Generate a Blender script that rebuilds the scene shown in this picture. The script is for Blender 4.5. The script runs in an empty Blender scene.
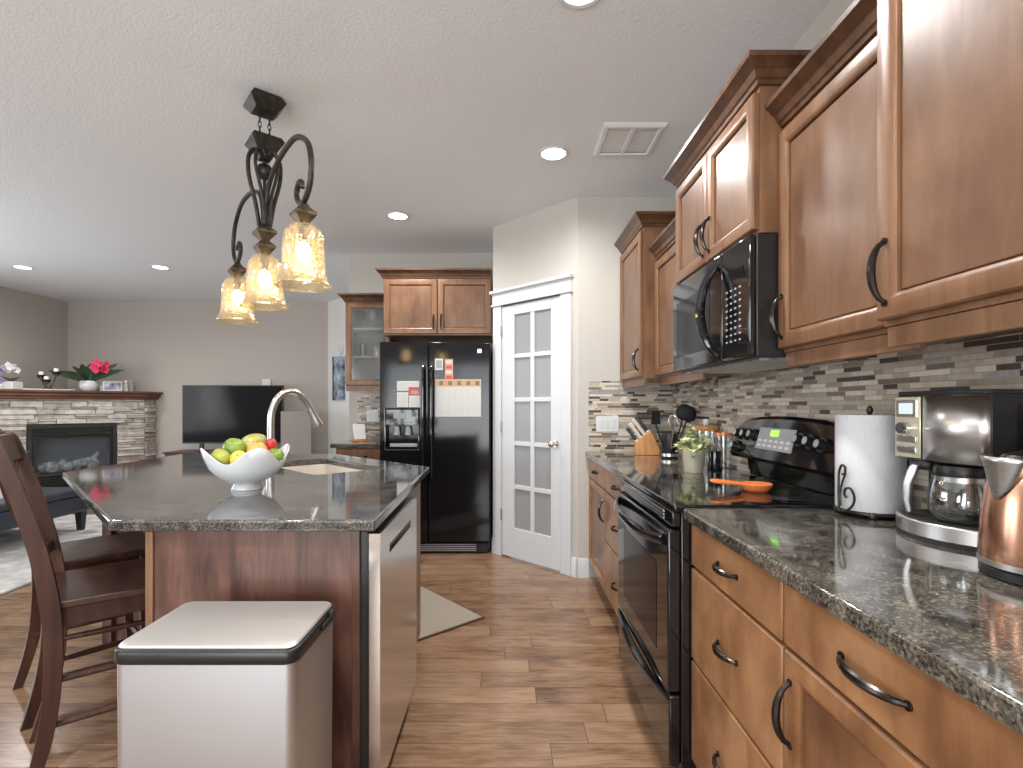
import bpy, bmesh, math, random
from mathutils import Vector, Matrix
random.seed(7)
S = bpy.context.scene
C = S.collection
PI = math.pi

# ------------------------------------------------------------------ camera, world, light, exposure
F = 512.0; VX = 507.3; VY = 406.0; H = 1.235
cd = bpy.data.cameras.new('camera'); cam = bpy.data.objects.new('camera', cd); C.objects.link(cam)
cd.sensor_fit = 'HORIZONTAL'; cd.sensor_width = 36.0; cd.lens = 36.0 * F / 1023.0
cd.shift_x = (511.5 - VX) / 1023.0; cd.shift_y = (VY - 384.0) / 1023.0
cd.clip_start = 0.02
cam.location = (0, 0, H); cam.rotation_euler = (PI / 2, 0, 0)
S.camera = cam
w = bpy.data.worlds.new('daylight'); S.world = w; w.use_nodes = True
bg = w.node_tree.nodes['Background']; bg.inputs[0].default_value = (0.80, 0.90, 1.0, 1); bg.inputs[1].default_value = 1.2
S.view_settings.view_transform = 'Standard'; S.view_settings.look = 'None'
S.view_settings.gamma = 1.0; S.view_settings.use_curve_mapping = False
S.view_settings.exposure = 0.15
S.cycles.max_bounces = 12; S.cycles.diffuse_bounces = 7; S.cycles.sample_clamp_indirect = 6.0

def area(name, loc, rot, sx, sy, power, col=(1, 1, 1)):
    l = bpy.data.lights.new(name, 'AREA'); l.shape = 'RECTANGLE'; l.size = sx; l.size_y = sy
    l.energy = power; l.color = col
    o = bpy.data.objects.new(name, l); C.objects.link(o); o.location = loc; o.rotation_euler = rot
    return o
# daylight entering through the windows behind the camera and in the living room's side wall
area('daylight_patio', (-1.1, -2.42, 1.25), (PI / 2 + .38, 0, 0), 3.0, 1.9, 125, (0.97, 0.985, 1.0))
area('daylight_nook', (-4.6, -2.42, 1.45), (PI / 2 + .3, 0, 0), 2.0, 1.3, 65, (0.97, 0.985, 1.0))
area('daylight_living', (-6.26, 3.2, 1.45), (0, -PI / 2 - .25, 0), 1.5, 3.0, 62, (0.95, 0.98, 1.0))

# ------------------------------------------------------------------ materials
def nt(name):
    m = bpy.data.materials.new(name); m.use_nodes = True
    t = m.node_tree; return m, t, t.nodes['Principled BSDF']
def mat(name, col, rough=0.5, metal=0.0, coat=0.0, spec=0.5, emit=None, es=0.0, trans=0.0, noise=0.0, scale=20, bump=0.0, bscale=200):
    m, t, p = nt(name)
    p.inputs['Base Color'].default_value = (*col, 1); p.inputs['Roughness'].default_value = rough
    p.inputs['Metallic'].default_value = metal; p.inputs['Coat Weight'].default_value = coat
    p.inputs['Coat Roughness'].default_value = 0.08
    p.inputs['Specular IOR Level'].default_value = spec; p.inputs['Transmission Weight'].default_value = trans
    if emit: p.inputs['Emission Color'].default_value = (*emit, 1); p.inputs['Emission Strength'].default_value = es
    if noise or bump:
        tc = t.nodes.new('ShaderNodeTexCoord')
    if noise:
        n = t.nodes.new('ShaderNodeTexNoise'); n.inputs['Scale'].default_value = scale; n.inputs['Detail'].default_value = 4
        t.links.new(tc.outputs['Object'], n.inputs['Vector'])
        r = ramp(t, [(0.3, tuple(c * (1 - noise) for c in col)), (0.7, tuple(min(1, c * (1 + noise)) for c in col))])
        t.links.new(n.outputs['Fac'], r.inputs[0]); t.links.new(r.outputs[0], p.inputs['Base Color'])
    if bump:
        n = t.nodes.new('ShaderNodeTexNoise'); n.inputs['Scale'].default_value = bscale; n.inputs['Detail'].default_value = 3
        b = t.nodes.new('ShaderNodeBump'); b.inputs['Strength'].default_value = bump; b.inputs['Distance'].default_value = 0.01
        t.links.new(tc.outputs['Object'], n.inputs['Vector'])
        t.links.new(n.outputs['Fac'], b.inputs['Height']); t.links.new(b.outputs[0], p.inputs['Normal'])
    return m
def ramp(t, stops, const=False):
    r = t.nodes.new('ShaderNodeValToRGB'); e = r.color_ramp.elements
    if const: r.color_ramp.interpolation = 'CONSTANT'
    while len(e) < len(stops): e.new(0.5)
    for el, (p, c) in zip(e, stops): el.position = p; el.color = (*c, 1)
    return r
def N(t, kind, **kw):
    n = t.nodes.new(kind)
    for k, v in kw.items(): setattr(n, k, v)
    return n
def wood(name, c0, c1, c2, rough=0.35, sc=(14, 14, 1.2), coat=0.12, blot=0.35, lo=.33, hi=.68):
    m, t, p = nt(name); L = t.links.new
    tc = N(t, 'ShaderNodeTexCoord'); mp = N(t, 'ShaderNodeMapping'); mp.inputs['Scale'].default_value = sc
    oi = N(t, 'ShaderNodeObjectInfo'); ad = N(t, 'ShaderNodeVectorMath', operation='ADD')
    L(tc.outputs['Object'], ad.inputs[0]); L(oi.outputs['Random'], ad.inputs[1])
    L(ad.outputs[0], mp.inputs['Vector'])
    n1 = N(t, 'ShaderNodeTexNoise'); n1.inputs['Scale'].default_value = 1.6; n1.inputs['Detail'].default_value = 8; n1.inputs['Roughness'].default_value = 0.65; n1.inputs['Distortion'].default_value = 0.6
    L(mp.outputs[0], n1.inputs['Vector'])
    n2 = N(t, 'ShaderNodeTexNoise'); n2.inputs['Scale'].default_value = 5; n2.inputs['Detail'].default_value = 3
    L(ad.outputs[0], n2.inputs['Vector'])
    mx = N(t, 'ShaderNodeMix', data_type='FLOAT'); mx.inputs[0].default_value = blot
    L(n1.outputs['Fac'], mx.inputs[2]); L(n2.outputs['Fac'], mx.inputs[3])
    r = ramp(t, [(lo, c0), (0.5, c1), (hi, c2)]); L(mx.outputs[0], r.inputs[0]); L(r.outputs[0], p.inputs['Base Color'])
    p.inputs['Roughness'].default_value = rough; p.inputs['Coat Weight'].default_value = coat; p.inputs['Coat Roughness'].default_value = 0.18
    return m
def granite(name, stops, scale=95, rough=0.07, coat=0.4):
    m, t, p = nt(name); L = t.links.new
    tc = N(t, 'ShaderNodeTexCoord')
    n = N(t, 'ShaderNodeTexNoise'); n.inputs['Scale'].default_value = scale; n.inputs['Detail'].default_value = 6; n.inputs['Roughness'].default_value = 0.7
    n2 = N(t, 'ShaderNodeTexNoise'); n2.inputs['Scale'].default_value = 9; n2.inputs['Detail'].default_value = 4; n2.inputs['Distortion'].default_value = 1.2
    v = N(t, 'ShaderNodeTexVoronoi'); v.inputs['Scale'].default_value = scale * 1.3
    for k in (n, n2, v): L(tc.outputs['Object'], k.inputs['Vector'])
    a = N(t, 'ShaderNodeMath', operation='MULTIPLY_ADD'); a.inputs[1].default_value = 0.40; L(n2.outputs['Fac'], a.inputs[0])
    b = N(t, 'ShaderNodeMath', operation='MULTIPLY_ADD'); b.inputs[1].default_value = 0.50; b.inputs[2].default_value = -0.03
    L(n.outputs['Fac'], b.inputs[0]); L(b.outputs[0], a.inputs[2])
    sp = N(t, 'ShaderNodeSeparateColor'); L(v.outputs['Color'], sp.inputs[0])
    c = N(t, 'ShaderNodeMath', operation='MULTIPLY_ADD'); c.inputs[1].default_value = 0.16; L(sp.outputs[0], c.inputs[0]); L(a.outputs[0], c.inputs[2])
    r = ramp(t, stops); L(c.outputs[0], r.inputs[0]); L(r.outputs[0], p.inputs['Base Color'])
    p.inputs['Roughness'].default_value = rough; p.inputs['Specular IOR Level'].default_value = 0.5; p.inputs['IOR'].default_value = 1.7; p.inputs['Coat Weight'].default_value = coat; p.inputs['Coat Roughness'].default_value = 0.05; p.inputs['Coat IOR'].default_value = 1.6
    return m
def mosaic(name, ax, stops, bw=0.09, rh=0.0165, mortar=(0.34, 0.31, 0.28)):
    # ax: which object axis runs along the row ('X' or 'Y')
    m, t, p = nt(name); L = t.links.new
    tc = N(t, 'ShaderNodeTexCoord'); sx = N(t, 'ShaderNodeSeparateXYZ'); L(tc.outputs['Object'], sx.inputs[0])
    fl = N(t, 'ShaderNodeMath', operation='DIVIDE'); L(sx.outputs['Z'], fl.inputs[0]); fl.inputs[1].default_value = rh
    f2 = N(t, 'ShaderNodeMath', operation='FLOOR'); L(fl.outputs[0], f2.inputs[0])
    wn = N(t, 'ShaderNodeTexWhiteNoise', noise_dimensions='1D'); L(f2.outputs[0], wn.inputs['W'])
    u = N(t, 'ShaderNodeMath', operation='MULTIPLY_ADD'); L(wn.outputs['Value'], u.inputs[0]); u.inputs[1].default_value = 3.0; L(sx.outputs[ax], u.inputs[2])
    # stretch along the row so tile lengths vary
    ns = N(t, 'ShaderNodeTexNoise', noise_dimensions='2D'); ns.inputs['Scale'].default_value = 3.5
    cb0 = N(t, 'ShaderNodeCombineXYZ'); L(u.outputs[0], cb0.inputs[0]); L(f2.outputs[0], cb0.inputs[1]); L(cb0.outputs[0], ns.inputs['Vector'])
    u2 = N(t, 'ShaderNodeMath', operation='MULTIPLY_ADD'); L(ns.outputs['Fac'], u2.inputs[0]); u2.inputs[1].default_value = 0.30; L(u.outputs[0], u2.inputs[2])
    cb = N(t, 'ShaderNodeCombineXYZ'); L(u2.outputs[0], cb.inputs[0]); L(sx.outputs['Z'], cb.inputs[1])
    br = N(t, 'ShaderNodeTexBrick'); L(cb.outputs[0], br.inputs['Vector'])
    br.inputs['Scale'].default_value = 1; br.inputs['Brick Width'].default_value = bw; br.inputs['Row Height'].default_value = rh
    br.inputs['Mortar Size'].default_value = 0.0011; br.inputs['Mortar Smooth'].default_value = 0.2
    br.inputs['Color1'].default_value = (0, 0, 0, 1); br.inputs['Color2'].default_value = (1, 1, 1, 1); br.inputs['Mortar'].default_value = (0.5, 0.5, 0.5, 1)
    r = ramp(t, stops, True); L(br.outputs['Color'], r.inputs[0])
    n3 = N(t, 'ShaderNodeTexNoise'); n3.inputs['Scale'].default_value = 60; n3.inputs['Detail'].default_value = 5; L(tc.outputs['Object'], n3.inputs['Vector'])
    mm = N(t, 'ShaderNodeMix', data_type='RGBA', blend_type='SOFT_LIGHT'); mm.inputs[0].default_value = 0.55; L(r.outputs[0], mm.inputs[6]); L(n3.outputs['Fac'], mm.inputs[7])
    mx = N(t, 'ShaderNodeMix', data_type='RGBA'); L(br.outputs['Fac'], mx.inputs[0]); L(mm.outputs[2], mx.inputs[6]); mx.inputs[7].default_value = (*mortar, 1)
    L(mx.outputs[2], p.inputs['Base Color']); p.inputs['Roughness'].default_value = 0.28
    bp = N(t, 'ShaderNodeBump'); bp.inputs['Strength'].default_value = 0.5; bp.inputs['Distance'].default_value = 0.002; bp.invert = True
    L(br.outputs['Fac'], bp.inputs['Height']); L(bp.outputs[0], p.inputs['Normal'])
    return m
def planks(name):
    m, t, p = nt(name); L = t.links.new
    tc = N(t, 'ShaderNodeTexCoord'); sx = N(t, 'ShaderNodeSeparateXYZ'); L(tc.outputs['Object'], sx.inputs[0])
    rh = 0.125
    d = N(t, 'ShaderNodeMath', operation='DIVIDE'); L(sx.outputs['Y'], d.inputs[0]); d.inputs[1].default_value = rh
    f = N(t, 'ShaderNodeMath', operation='FLOOR'); L(d.outputs[0], f.inputs[0])
    wn = N(t, 'ShaderNodeTexWhiteNoise', noise_dimensions='1D'); L(f.outputs[0], wn.inputs['W'])
    u = N(t, 'ShaderNodeMath', operation='MULTIPLY_ADD'); L(wn.outputs['Value'], u.inputs[0]); u.inputs[1].default_value = 5.0; L(sx.outputs['X'], u.inputs[2])
    cb = N(t, 'ShaderNodeCombineXYZ'); L(u.outputs[0], cb.inputs[0]); L(sx.outputs['Y'], cb.inputs[1])
    br = N(t, 'ShaderNodeTexBrick'); L(cb.outputs[0], br.inputs['Vector']); br.offset = 0.0
    br.inputs['Scale'].default_value = 1; br.inputs['Brick Width'].default_value = 0.85; br.inputs['Row Height'].default_value = rh
    br.inputs['Mortar Size'].default_value = 0.0016; br.inputs['Mortar Smooth'].default_value = 0.3
    br.inputs['Color1'].default_value = (0, 0, 0, 1); br.inputs['Color2'].default_value = (1, 1, 1, 1)
    # grain, shifted per plank
    a = N(t, 'ShaderNodeVectorMath', operation='MULTIPLY'); L(br.outputs['Color'], a.inputs[0]); a.inputs[1].default_value = (7, 7, 7)
    b = N(t, 'ShaderNodeVectorMath', operation='ADD'); L(cb.outputs[0], b.inputs[0]); L(a.outputs[0], b.inputs[1])
    mp = N(t, 'ShaderNodeMapping'); mp.inputs['Scale'].default_value = (3.2, 30, 1); L(b.outputs[0], mp.inputs['Vector'])
    n1 = N(t, 'ShaderNodeTexNoise'); n1.inputs['Scale'].default_value = 2.2; n1.inputs['Detail'].default_value = 8; n1.inputs['Roughness'].default_value = 0.62; n1.inputs['Distortion'].default_value = 0.8
    L(mp.outputs[0], n1.inputs['Vector'])
    mp2 = N(t, 'ShaderNodeMapping'); mp2.inputs['Scale'].default_value = (3.2, 7, 1); L(b.outputs[0], mp2.inputs['Vector'])
    n2 = N(t, 'ShaderNodeTexNoise'); n2.inputs['Scale'].default_value = 1.3; n2.inputs['Detail'].default_value = 3; L(mp2.outputs[0], n2.inputs['Vector'])
    sc = N(t, 'ShaderNodeSeparateColor'); L(br.outputs['Color'], sc.inputs[0])
    m1 = N(t, 'ShaderNodeMix', data_type='FLOAT'); m1.inputs[0].default_value = 0.42; L(n1.outputs['Fac'], m1.inputs[2]); L(n2.outputs['Fac'], m1.inputs[3])
    m2 = N(t, 'ShaderNodeMath', operation='MULTIPLY_ADD'); L(sc.outputs[0], m2.inputs[0]); m2.inputs[1].default_value = 0.14; L(m1.outputs[0], m2.inputs[2])
    r = ramp(t, [(0.34, (0.062, 0.031, 0.018)), (0.46, (0.180, 0.100, 0.055)), (0.56, (0.270, 0.157, 0.091)), (0.72, (0.37, 0.235, 0.145))])
    L(m2.outputs[0], r.inputs[0])
    mx = N(t, 'ShaderNodeMix', data_type='RGBA'); L(br.outputs['Fac'], mx.inputs[0]); L(r.outputs[0], mx.inputs[6]); mx.inputs[7].default_value = (0.08, 0.043, 0.026, 1)
    L(mx.outputs[2], p.inputs['Base Color']); p.inputs['Roughness'].default_value = 0.20
    bp = N(t, 'ShaderNodeBump'); bp.inputs['Strength'].default_value = 0.25; bp.inputs['Distance'].default_value = 0.003; bp.invert = True
    L(br.outputs['Fac'], bp.inputs['Height'])
    bp2 = N(t, 'ShaderNodeBump'); bp2.inputs['Strength'].default_value = 0.12; bp2.inputs['Distance'].default_value = 0.004; L(n1.outputs['Fac'], bp2.inputs['Height']); L(bp.outputs[0], bp2.inputs['Normal'])
    L(bp2.outputs[0], p.inputs['Normal'])
    return m
def stones(name):
    m, t, p = nt(name); L = t.links.new
    g = N(t, 'ShaderNodeNewGeometry'); tc = N(t, 'ShaderNodeTexCoord')
    r = ramp(t, [(0.0, (0.26, 0.23, 0.20)), (0.25, (0.50, 0.46, 0.41)), (0.5, (0.62, 0.58, 0.53)), (0.7, (0.40, 0.34, 0.29)), (0.85, (0.66, 0.63, 0.58)), (1.0, (0.27, 0.20, 0.16))])
    L(g.outputs['Random Per Island'], r.inputs[0])
    n = N(t, 'ShaderNodeTexNoise'); n.inputs['Scale'].default_value = 14; n.inputs['Detail'].default_value = 6; L(tc.outputs['Object'], n.inputs['Vector'])
    mm = N(t, 'ShaderNodeMix', data_type='RGBA', blend_type='OVERLAY'); mm.inputs[0].default_value = 0.7; L(r.outputs[0], mm.inputs[6]); L(n.outputs['Fac'], mm.inputs[7])
    L(mm.outputs[2], p.inputs['Base Color']); p.inputs['Roughness'].default_value = 0.85
    bp = N(t, 'ShaderNodeBump'); bp.inputs['Strength'].default_value = 0.7; bp.inputs['Distance'].default_value = 0.02; L(n.outputs['Fac'], bp.inputs['Height']); L(bp.outputs[0], p.inputs['Normal'])
    return m
def steel(name, col=(0.62, 0.62, 0.62), rough=0.28, sc=(2, 2, 300)):
    m, t, p = nt(name); L = t.links.new
    p.inputs['Base Color'].default_value = (*col, 1); p.inputs['Metallic'].default_value = 1.0
    tc = N(t, 'ShaderNodeTexCoord'); mp = N(t, 'ShaderNodeMapping'); mp.inputs['Scale'].default_value = sc; L(tc.outputs['Object'], mp.inputs['Vector'])
    n = N(t, 'ShaderNodeTexNoise'); n.inputs['Scale'].default_value = 3; n.inputs['Detail'].default_value = 2; L(mp.outputs[0], n.inputs['Vector'])
    mr = N(t, 'ShaderNodeMapRange'); mr.inputs['To Min'].default_value = rough - 0.05; mr.inputs['To Max'].default_value = rough + 0.07
    L(n.outputs['Fac'], mr.inputs['Value']); L(mr.outputs[0], p.inputs['Roughness'])
    return m
def clear_glass(name, tint, gl=0.12, rough=0.03, body=0.0, bodycol=(1, 1, 1), crackle=0.0):
    m = bpy.data.materials.new(name); m.use_nodes = True; t = m.node_tree; L = t.links.new
    for n in list(t.nodes): t.nodes.remove(n)
    o = N(t, 'ShaderNodeOutputMaterial'); tr = N(t, 'ShaderNodeBsdfTransparent'); tr.inputs[0].default_value = (*tint, 1)
    g = N(t, 'ShaderNodeBsdfGlossy'); g.inputs['Roughness'].default_value = rough
    lw = N(t, 'ShaderNodeLayerWeight'); lw.inputs[0].default_value = 0.35
    ad = N(t, 'ShaderNodeMath', operation='MULTIPLY_ADD'); ad.use_clamp = True; L(lw.outputs['Facing'], ad.inputs[0]); ad.inputs[1].default_value = 0.55; ad.inputs[2].default_value = gl
    mx = N(t, 'ShaderNodeMixShader'); L(ad.outputs[0], mx.inputs[0]); L(tr.outputs[0], mx.inputs[1]); L(g.outputs[0], mx.inputs[2])
    last = mx
    if body:
        df = N(t, 'ShaderNodeBsdfTranslucent'); df.inputs[0].default_value = (*bodycol, 1)
        d2 = N(t, 'ShaderNodeBsdfDiffuse'); d2.inputs[0].default_value = (*bodycol, 1)
        dm = N(t, 'ShaderNodeMixShader'); dm.inputs[0].default_value = 0.5; L(df.outputs[0], dm.inputs[1]); L(d2.outputs[0], dm.inputs[2])
        m2 = N(t, 'ShaderNodeMixShader'); m2.inputs[0].default_value = body; L(mx.outputs[0], m2.inputs[1]); L(dm.outputs[0], m2.inputs[2]); last = m2
        if crackle:
            tc = N(t, 'ShaderNodeTexCoord'); v = N(t, 'ShaderNodeTexVoronoi', feature='DISTANCE_TO_EDGE'); v.inputs['Scale'].default_value = 42; L(tc.outputs['Object'], v.inputs['Vector'])
            r = ramp(t, [(0.0, (0.26,) * 3), (0.06, (body,) * 3), (1.0, (body * 0.8,) * 3)]); L(v.outputs['Distance'], r.inputs[0]); L(r.outputs[0], m2.inputs[0])
            b = N(t, 'ShaderNodeBump'); b.inputs['Strength'].default_value = 0.8; b.inputs['Distance'].default_value = 0.004; L(v.outputs['Distance'], b.inputs['Height']); L(b.outputs[0], g.inputs['Normal'])
    L(last.outputs[0], o.inputs[0]); return m

M = {}
M['wall'] = mat('wall_paint', (0.53, 0.505, 0.465), 0.8, bump=0.05)
M['white_wall'] = mat('white_wall_paint', (0.74, 0.73, 0.71), 0.8)
M['taupe'] = mat('taupe_paint', (0.47, 0.425, 0.385), 0.85, bump=0.04); M['taupe_half'] = mat('taupe_half_wall', (0.29, 0.26, 0.232), 0.85)
M['ceiling'] = mat('stippled_ceiling', (0.77, 0.80, 0.835), 0.9, bump=0.22, bscale=95)
M['trim'] = mat('white_trim', (0.64, 0.655, 0.67), 0.4)
M['plastic'] = mat('white_plastic', (0.70, 0.70, 0.70), 0.35)
M['floor'] = planks('hardwood')
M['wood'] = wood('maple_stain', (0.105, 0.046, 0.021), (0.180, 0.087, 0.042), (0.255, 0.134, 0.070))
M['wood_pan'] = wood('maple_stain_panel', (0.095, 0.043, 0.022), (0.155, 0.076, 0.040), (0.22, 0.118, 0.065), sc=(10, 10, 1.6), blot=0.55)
M['wood_crown'] = wood('glazed_crown', (0.045, 0.019, 0.009), (0.090, 0.040, 0.019), (0.15, 0.072, 0.036))
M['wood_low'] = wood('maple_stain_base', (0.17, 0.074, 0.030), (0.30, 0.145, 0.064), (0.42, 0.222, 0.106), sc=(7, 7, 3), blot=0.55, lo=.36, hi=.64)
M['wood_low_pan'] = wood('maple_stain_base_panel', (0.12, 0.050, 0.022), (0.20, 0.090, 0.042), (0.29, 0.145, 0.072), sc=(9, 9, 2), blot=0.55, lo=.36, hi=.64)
M['wood_panel'] = wood('maple_panel', (0.050, 0.021, 0.015), (0.098, 0.043, 0.030), (0.175, 0.084, 0.060), sc=(11, 11, 1.6), lo=.39, hi=.63)
M['wood_dark'] = wood('mahogany', (0.026, 0.010, 0.007), (0.055, 0.021, 0.013), (0.115, 0.047, 0.026), 0.36, coat=0.0)
M['cab_in'] = mat('cabinet_interior', (0.55, 0.52, 0.48), 0.6)
M['gap'] = mat('dark_recess', (0.02, 0.014, 0.01), 0.8)
M['granite'] = granite('dark_granite', [(0.36, (0.010, 0.010, 0.012)), (0.43, (0.036, 0.034, 0.031)), (0.51, (0.090, 0.080, 0.064)), (0.58, (0.160, 0.143, 0.115)), (0.68, (0.30, 0.28, 0.245))], 170, 0.08, 0.22)
M['granite_i'] = granite('island_granite', [(0.34, (0.012, 0.012, 0.015)), (0.44, (0.034, 0.034, 0.036)), (0.52, (0.078, 0.071, 0.065)), (0.60, (0.150, 0.135, 0.118)), (0.72, (0.30, 0.28, 0.25))], 210)
TILES = [(0.0, (0.075, 0.052, 0.042)), (0.12, (0.20, 0.15, 0.11)), (0.24, (0.46, 0.39, 0.31)), (0.42, (0.62, 0.54, 0.44)), (0.56, (0.34, 0.28, 0.23)), (0.66, (0.68, 0.61, 0.52)), (0.80, (0.33, 0.32, 0.31)), (0.87, (0.50, 0.43, 0.35))]
M['tile_y'] = mosaic('mosaic_wall', 'Y', TILES); M['tile_x'] = mosaic('mosaic_return', 'X', TILES)
M['black'] = mat('gloss_black', (0.006, 0.006, 0.007), 0.07, coat=0.4)
M['fridge'] = mat('fridge_black', (0.008, 0.008, 0.010), 0.09, spec=0.38)
M['satin'] = mat('satin_black', (0.012, 0.012, 0.012), 0.35)
M['matte'] = mat('matte_black', (0.02, 0.02, 0.02), 0.7)
M['bronze'] = mat('oil_rubbed_bronze', (0.050, 0.042, 0.038), 0.20, 0.85)
M['iron'] = mat('antique_iron', (0.040, 0.035, 0.030), 0.42, 0.5, noise=0.5, scale=40)
M['gold_iron'] = mat('antique_gold_iron', (0.11, 0.085, 0.055), 0.42, 0.6, noise=0.5, scale=40)
M['steel'] = steel('brushed_steel'); M['steel_v'] = steel('vertical_brushed_steel', (0.74, 0.74, 0.74), 0.30, (300, 300, 2)); M['can_steel'] = steel('satin_steel', (0.56, 0.58, 0.61), 0.44); M['steel_lid'] = steel('brushed_steel_lid', (0.72, 0.71, 0.69), 0.52, (300, 2, 2))
M['steel_dw'] = steel('dishwasher_steel', (0.66, 0.62, 0.57), 0.17, (2, 2, 300))
M['chrome'] = mat('chrome', (0.75, 0.75, 0.76), 0.08, 1.0)
M['nickel'] = mat('brushed_nickel', (0.70, 0.68, 0.65), 0.25, 1.0)
M['copper'] = steel('brushed_copper', (0.80, 0.44, 0.30), 0.20, (300, 300, 2))
M['porcelain'] = mat('white_porcelain', (0.68, 0.70, 0.72), 0.12, coat=0.3)
M['sink'] = mat('almond_sink', (0.62, 0.56, 0.48), 0.3)
M['frost'] = mat('frosted_glass', (0.30, 0.30, 0.31), 0.35)
M['glass'] = clear_glass('clear_glass', (0.95, 0.97, 0.97))
M['cab_glass'] = clear_glass('seeded_glass', (0.86, 0.88, 0.88), 0.06, 0.12, 0.12, (0.50, 0.52, 0.53))
M['shade'] = clear_glass('amber_crackle_glass', (1.0, 0.90, 0.70), 0.10, 0.08, 0.05, (1.0, 0.90, 0.72), 1.0)
M['bulb'] = mat('lit_bulb', (1, 0.95, 0.85), 0.5, emit=(1.0, 0.90, 0.74), es=14)
M['lamp_disc'] = mat('lit_downlight', (1, 1, 1), 0.5, emit=(1.0, 0.97, 0.93), es=9)
M['paper'] = mat('white_paper', (0.66, 0.66, 0.64), 0.7)
M['towel'] = mat('paper_towel', (0.63, 0.64, 0.66), 0.9, bump=0.25, bscale=120)
M['red_print'] = mat('red_print', (0.62, 0.09, 0.08), 0.6)
M['orange_print'] = mat('orange_print', (0.70, 0.34, 0.22), 0.6)
M['green_print'] = mat('green_print', (0.12, 0.25, 0.08), 0.6)
M['grey_print'] = mat('grey_print', (0.35, 0.36, 0.38), 0.6)
M['screen'] = mat('lcd_glass', (0.62, 0.72, 0.78), 0.2, emit=(0.75, 0.85, 0.95), es=0.35)
M['green_led'] = mat('green_led', (0.05, 0.2, 0.02), 0.3, emit=(0.35, 1.0, 0.08), es=1.6)
M['orange'] = mat('orange_ceramic', (0.78, 0.21, 0.055), 0.18, coat=0.5)
M['beech'] = wood('beech', (0.42, 0.17, 0.045), (0.55, 0.25, 0.075), (0.66, 0.34, 0.12), 0.4, (20, 20, 3))
M['cream'] = mat('cream_handle', (0.62, 0.56, 0.47), 0.4); M['teal'] = mat('teal_plastic', (0.08, 0.22, 0.22), 0.4)
M['champagne'] = mat('champagne_metal', (0.74, 0.69, 0.53), 0.25, 0.4)
M['leaf_v'] = mat('variegated_leaf', (0.50, 0.54, 0.28), 0.5, noise=0.55, scale=55)
M['leaf'] = mat('dark_leaf', (0.022, 0.055, 0.022), 0.35, noise=0.4, scale=20)
M['leaf_g'] = mat('green_leaf', (0.10, 0.26, 0.07), 0.5, noise=0.4, scale=30)
M['stem'] = mat('green_stem', (0.10, 0.14, 0.05), 0.6)
M['pink'] = mat('pink_petal', (0.66, 0.03, 0.11), 0.5); M['petal'] = mat('white_petal', (0.85, 0.84, 0.80), 0.5); M['lilac'] = mat('lilac_petal', (0.36, 0.28, 0.56), 0.6)
M['stone'] = stones('ledge_stone')
M['mantel'] = wood('mantel_wood', (0.075, 0.028, 0.014), (0.13, 0.052, 0.026), (0.19, 0.08, 0.04), 0.35, (2, 12, 12))
M['fire_glass'] = clear_glass('fire_glass', (0.86, 0.88, 0.90), 0.08, 0.10)
M['ember'] = mat('grey_log', (0.62, 0.60, 0.56), 0.9, noise=0.5, scale=18, bump=0.8, bscale=30)
M['tv'] = mat('tv_screen', (0.010, 0.010, 0.012), 0.10, spec=0.14)
M['leather'] = mat('navy_leather', (0.030, 0.038, 0.055), 0.32, noise=0.25, scale=6, bump=0.3, bscale=9)
M['rug'] = mat('shag_rug', (0.58, 0.56, 0.54), 0.95, noise=0.35, scale=7, bump=1.0, bscale=120)
M['mat'] = mat('woven_mat', (0.36, 0.31, 0.25), 0.9, noise=0.06, scale=60, bump=0.4, bscale=300); M['mat_edge'] = mat('mat_binding', (0.10, 0.055, 0.03), 0.8)
M['mango'] = mat('mango_skin', (0.36, 0.34, 0.085), 0.35, noise=0.5, scale=14); M['greenf'] = mat('green_skin', (0.20, 0.30, 0.045), 0.3, noise=0.4, scale=18)
M['lemon'] = mat('lemon_skin', (0.78, 0.56, 0.10), 0.4, noise=0.2, scale=20); M['orangef'] = mat('orange_skin', (0.80, 0.36, 0.09), 0.4, noise=0.2, scale=16, bump=0.2)
M['redf'] = mat('red_skin', (0.55, 0.045, 0.035), 0.25, noise=0.4, scale=12); M['pear'] = mat('pear_skin', (0.34, 0.36, 0.055), 0.35, noise=0.4, scale=16)
M['art'] = mat('blue_print', (0.26, 0.33, 0.40), 0.5, noise=0.9, scale=9)
M['burner'] = mat('burner_ring', (0.09, 0.09, 0.09), 0.2)

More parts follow.
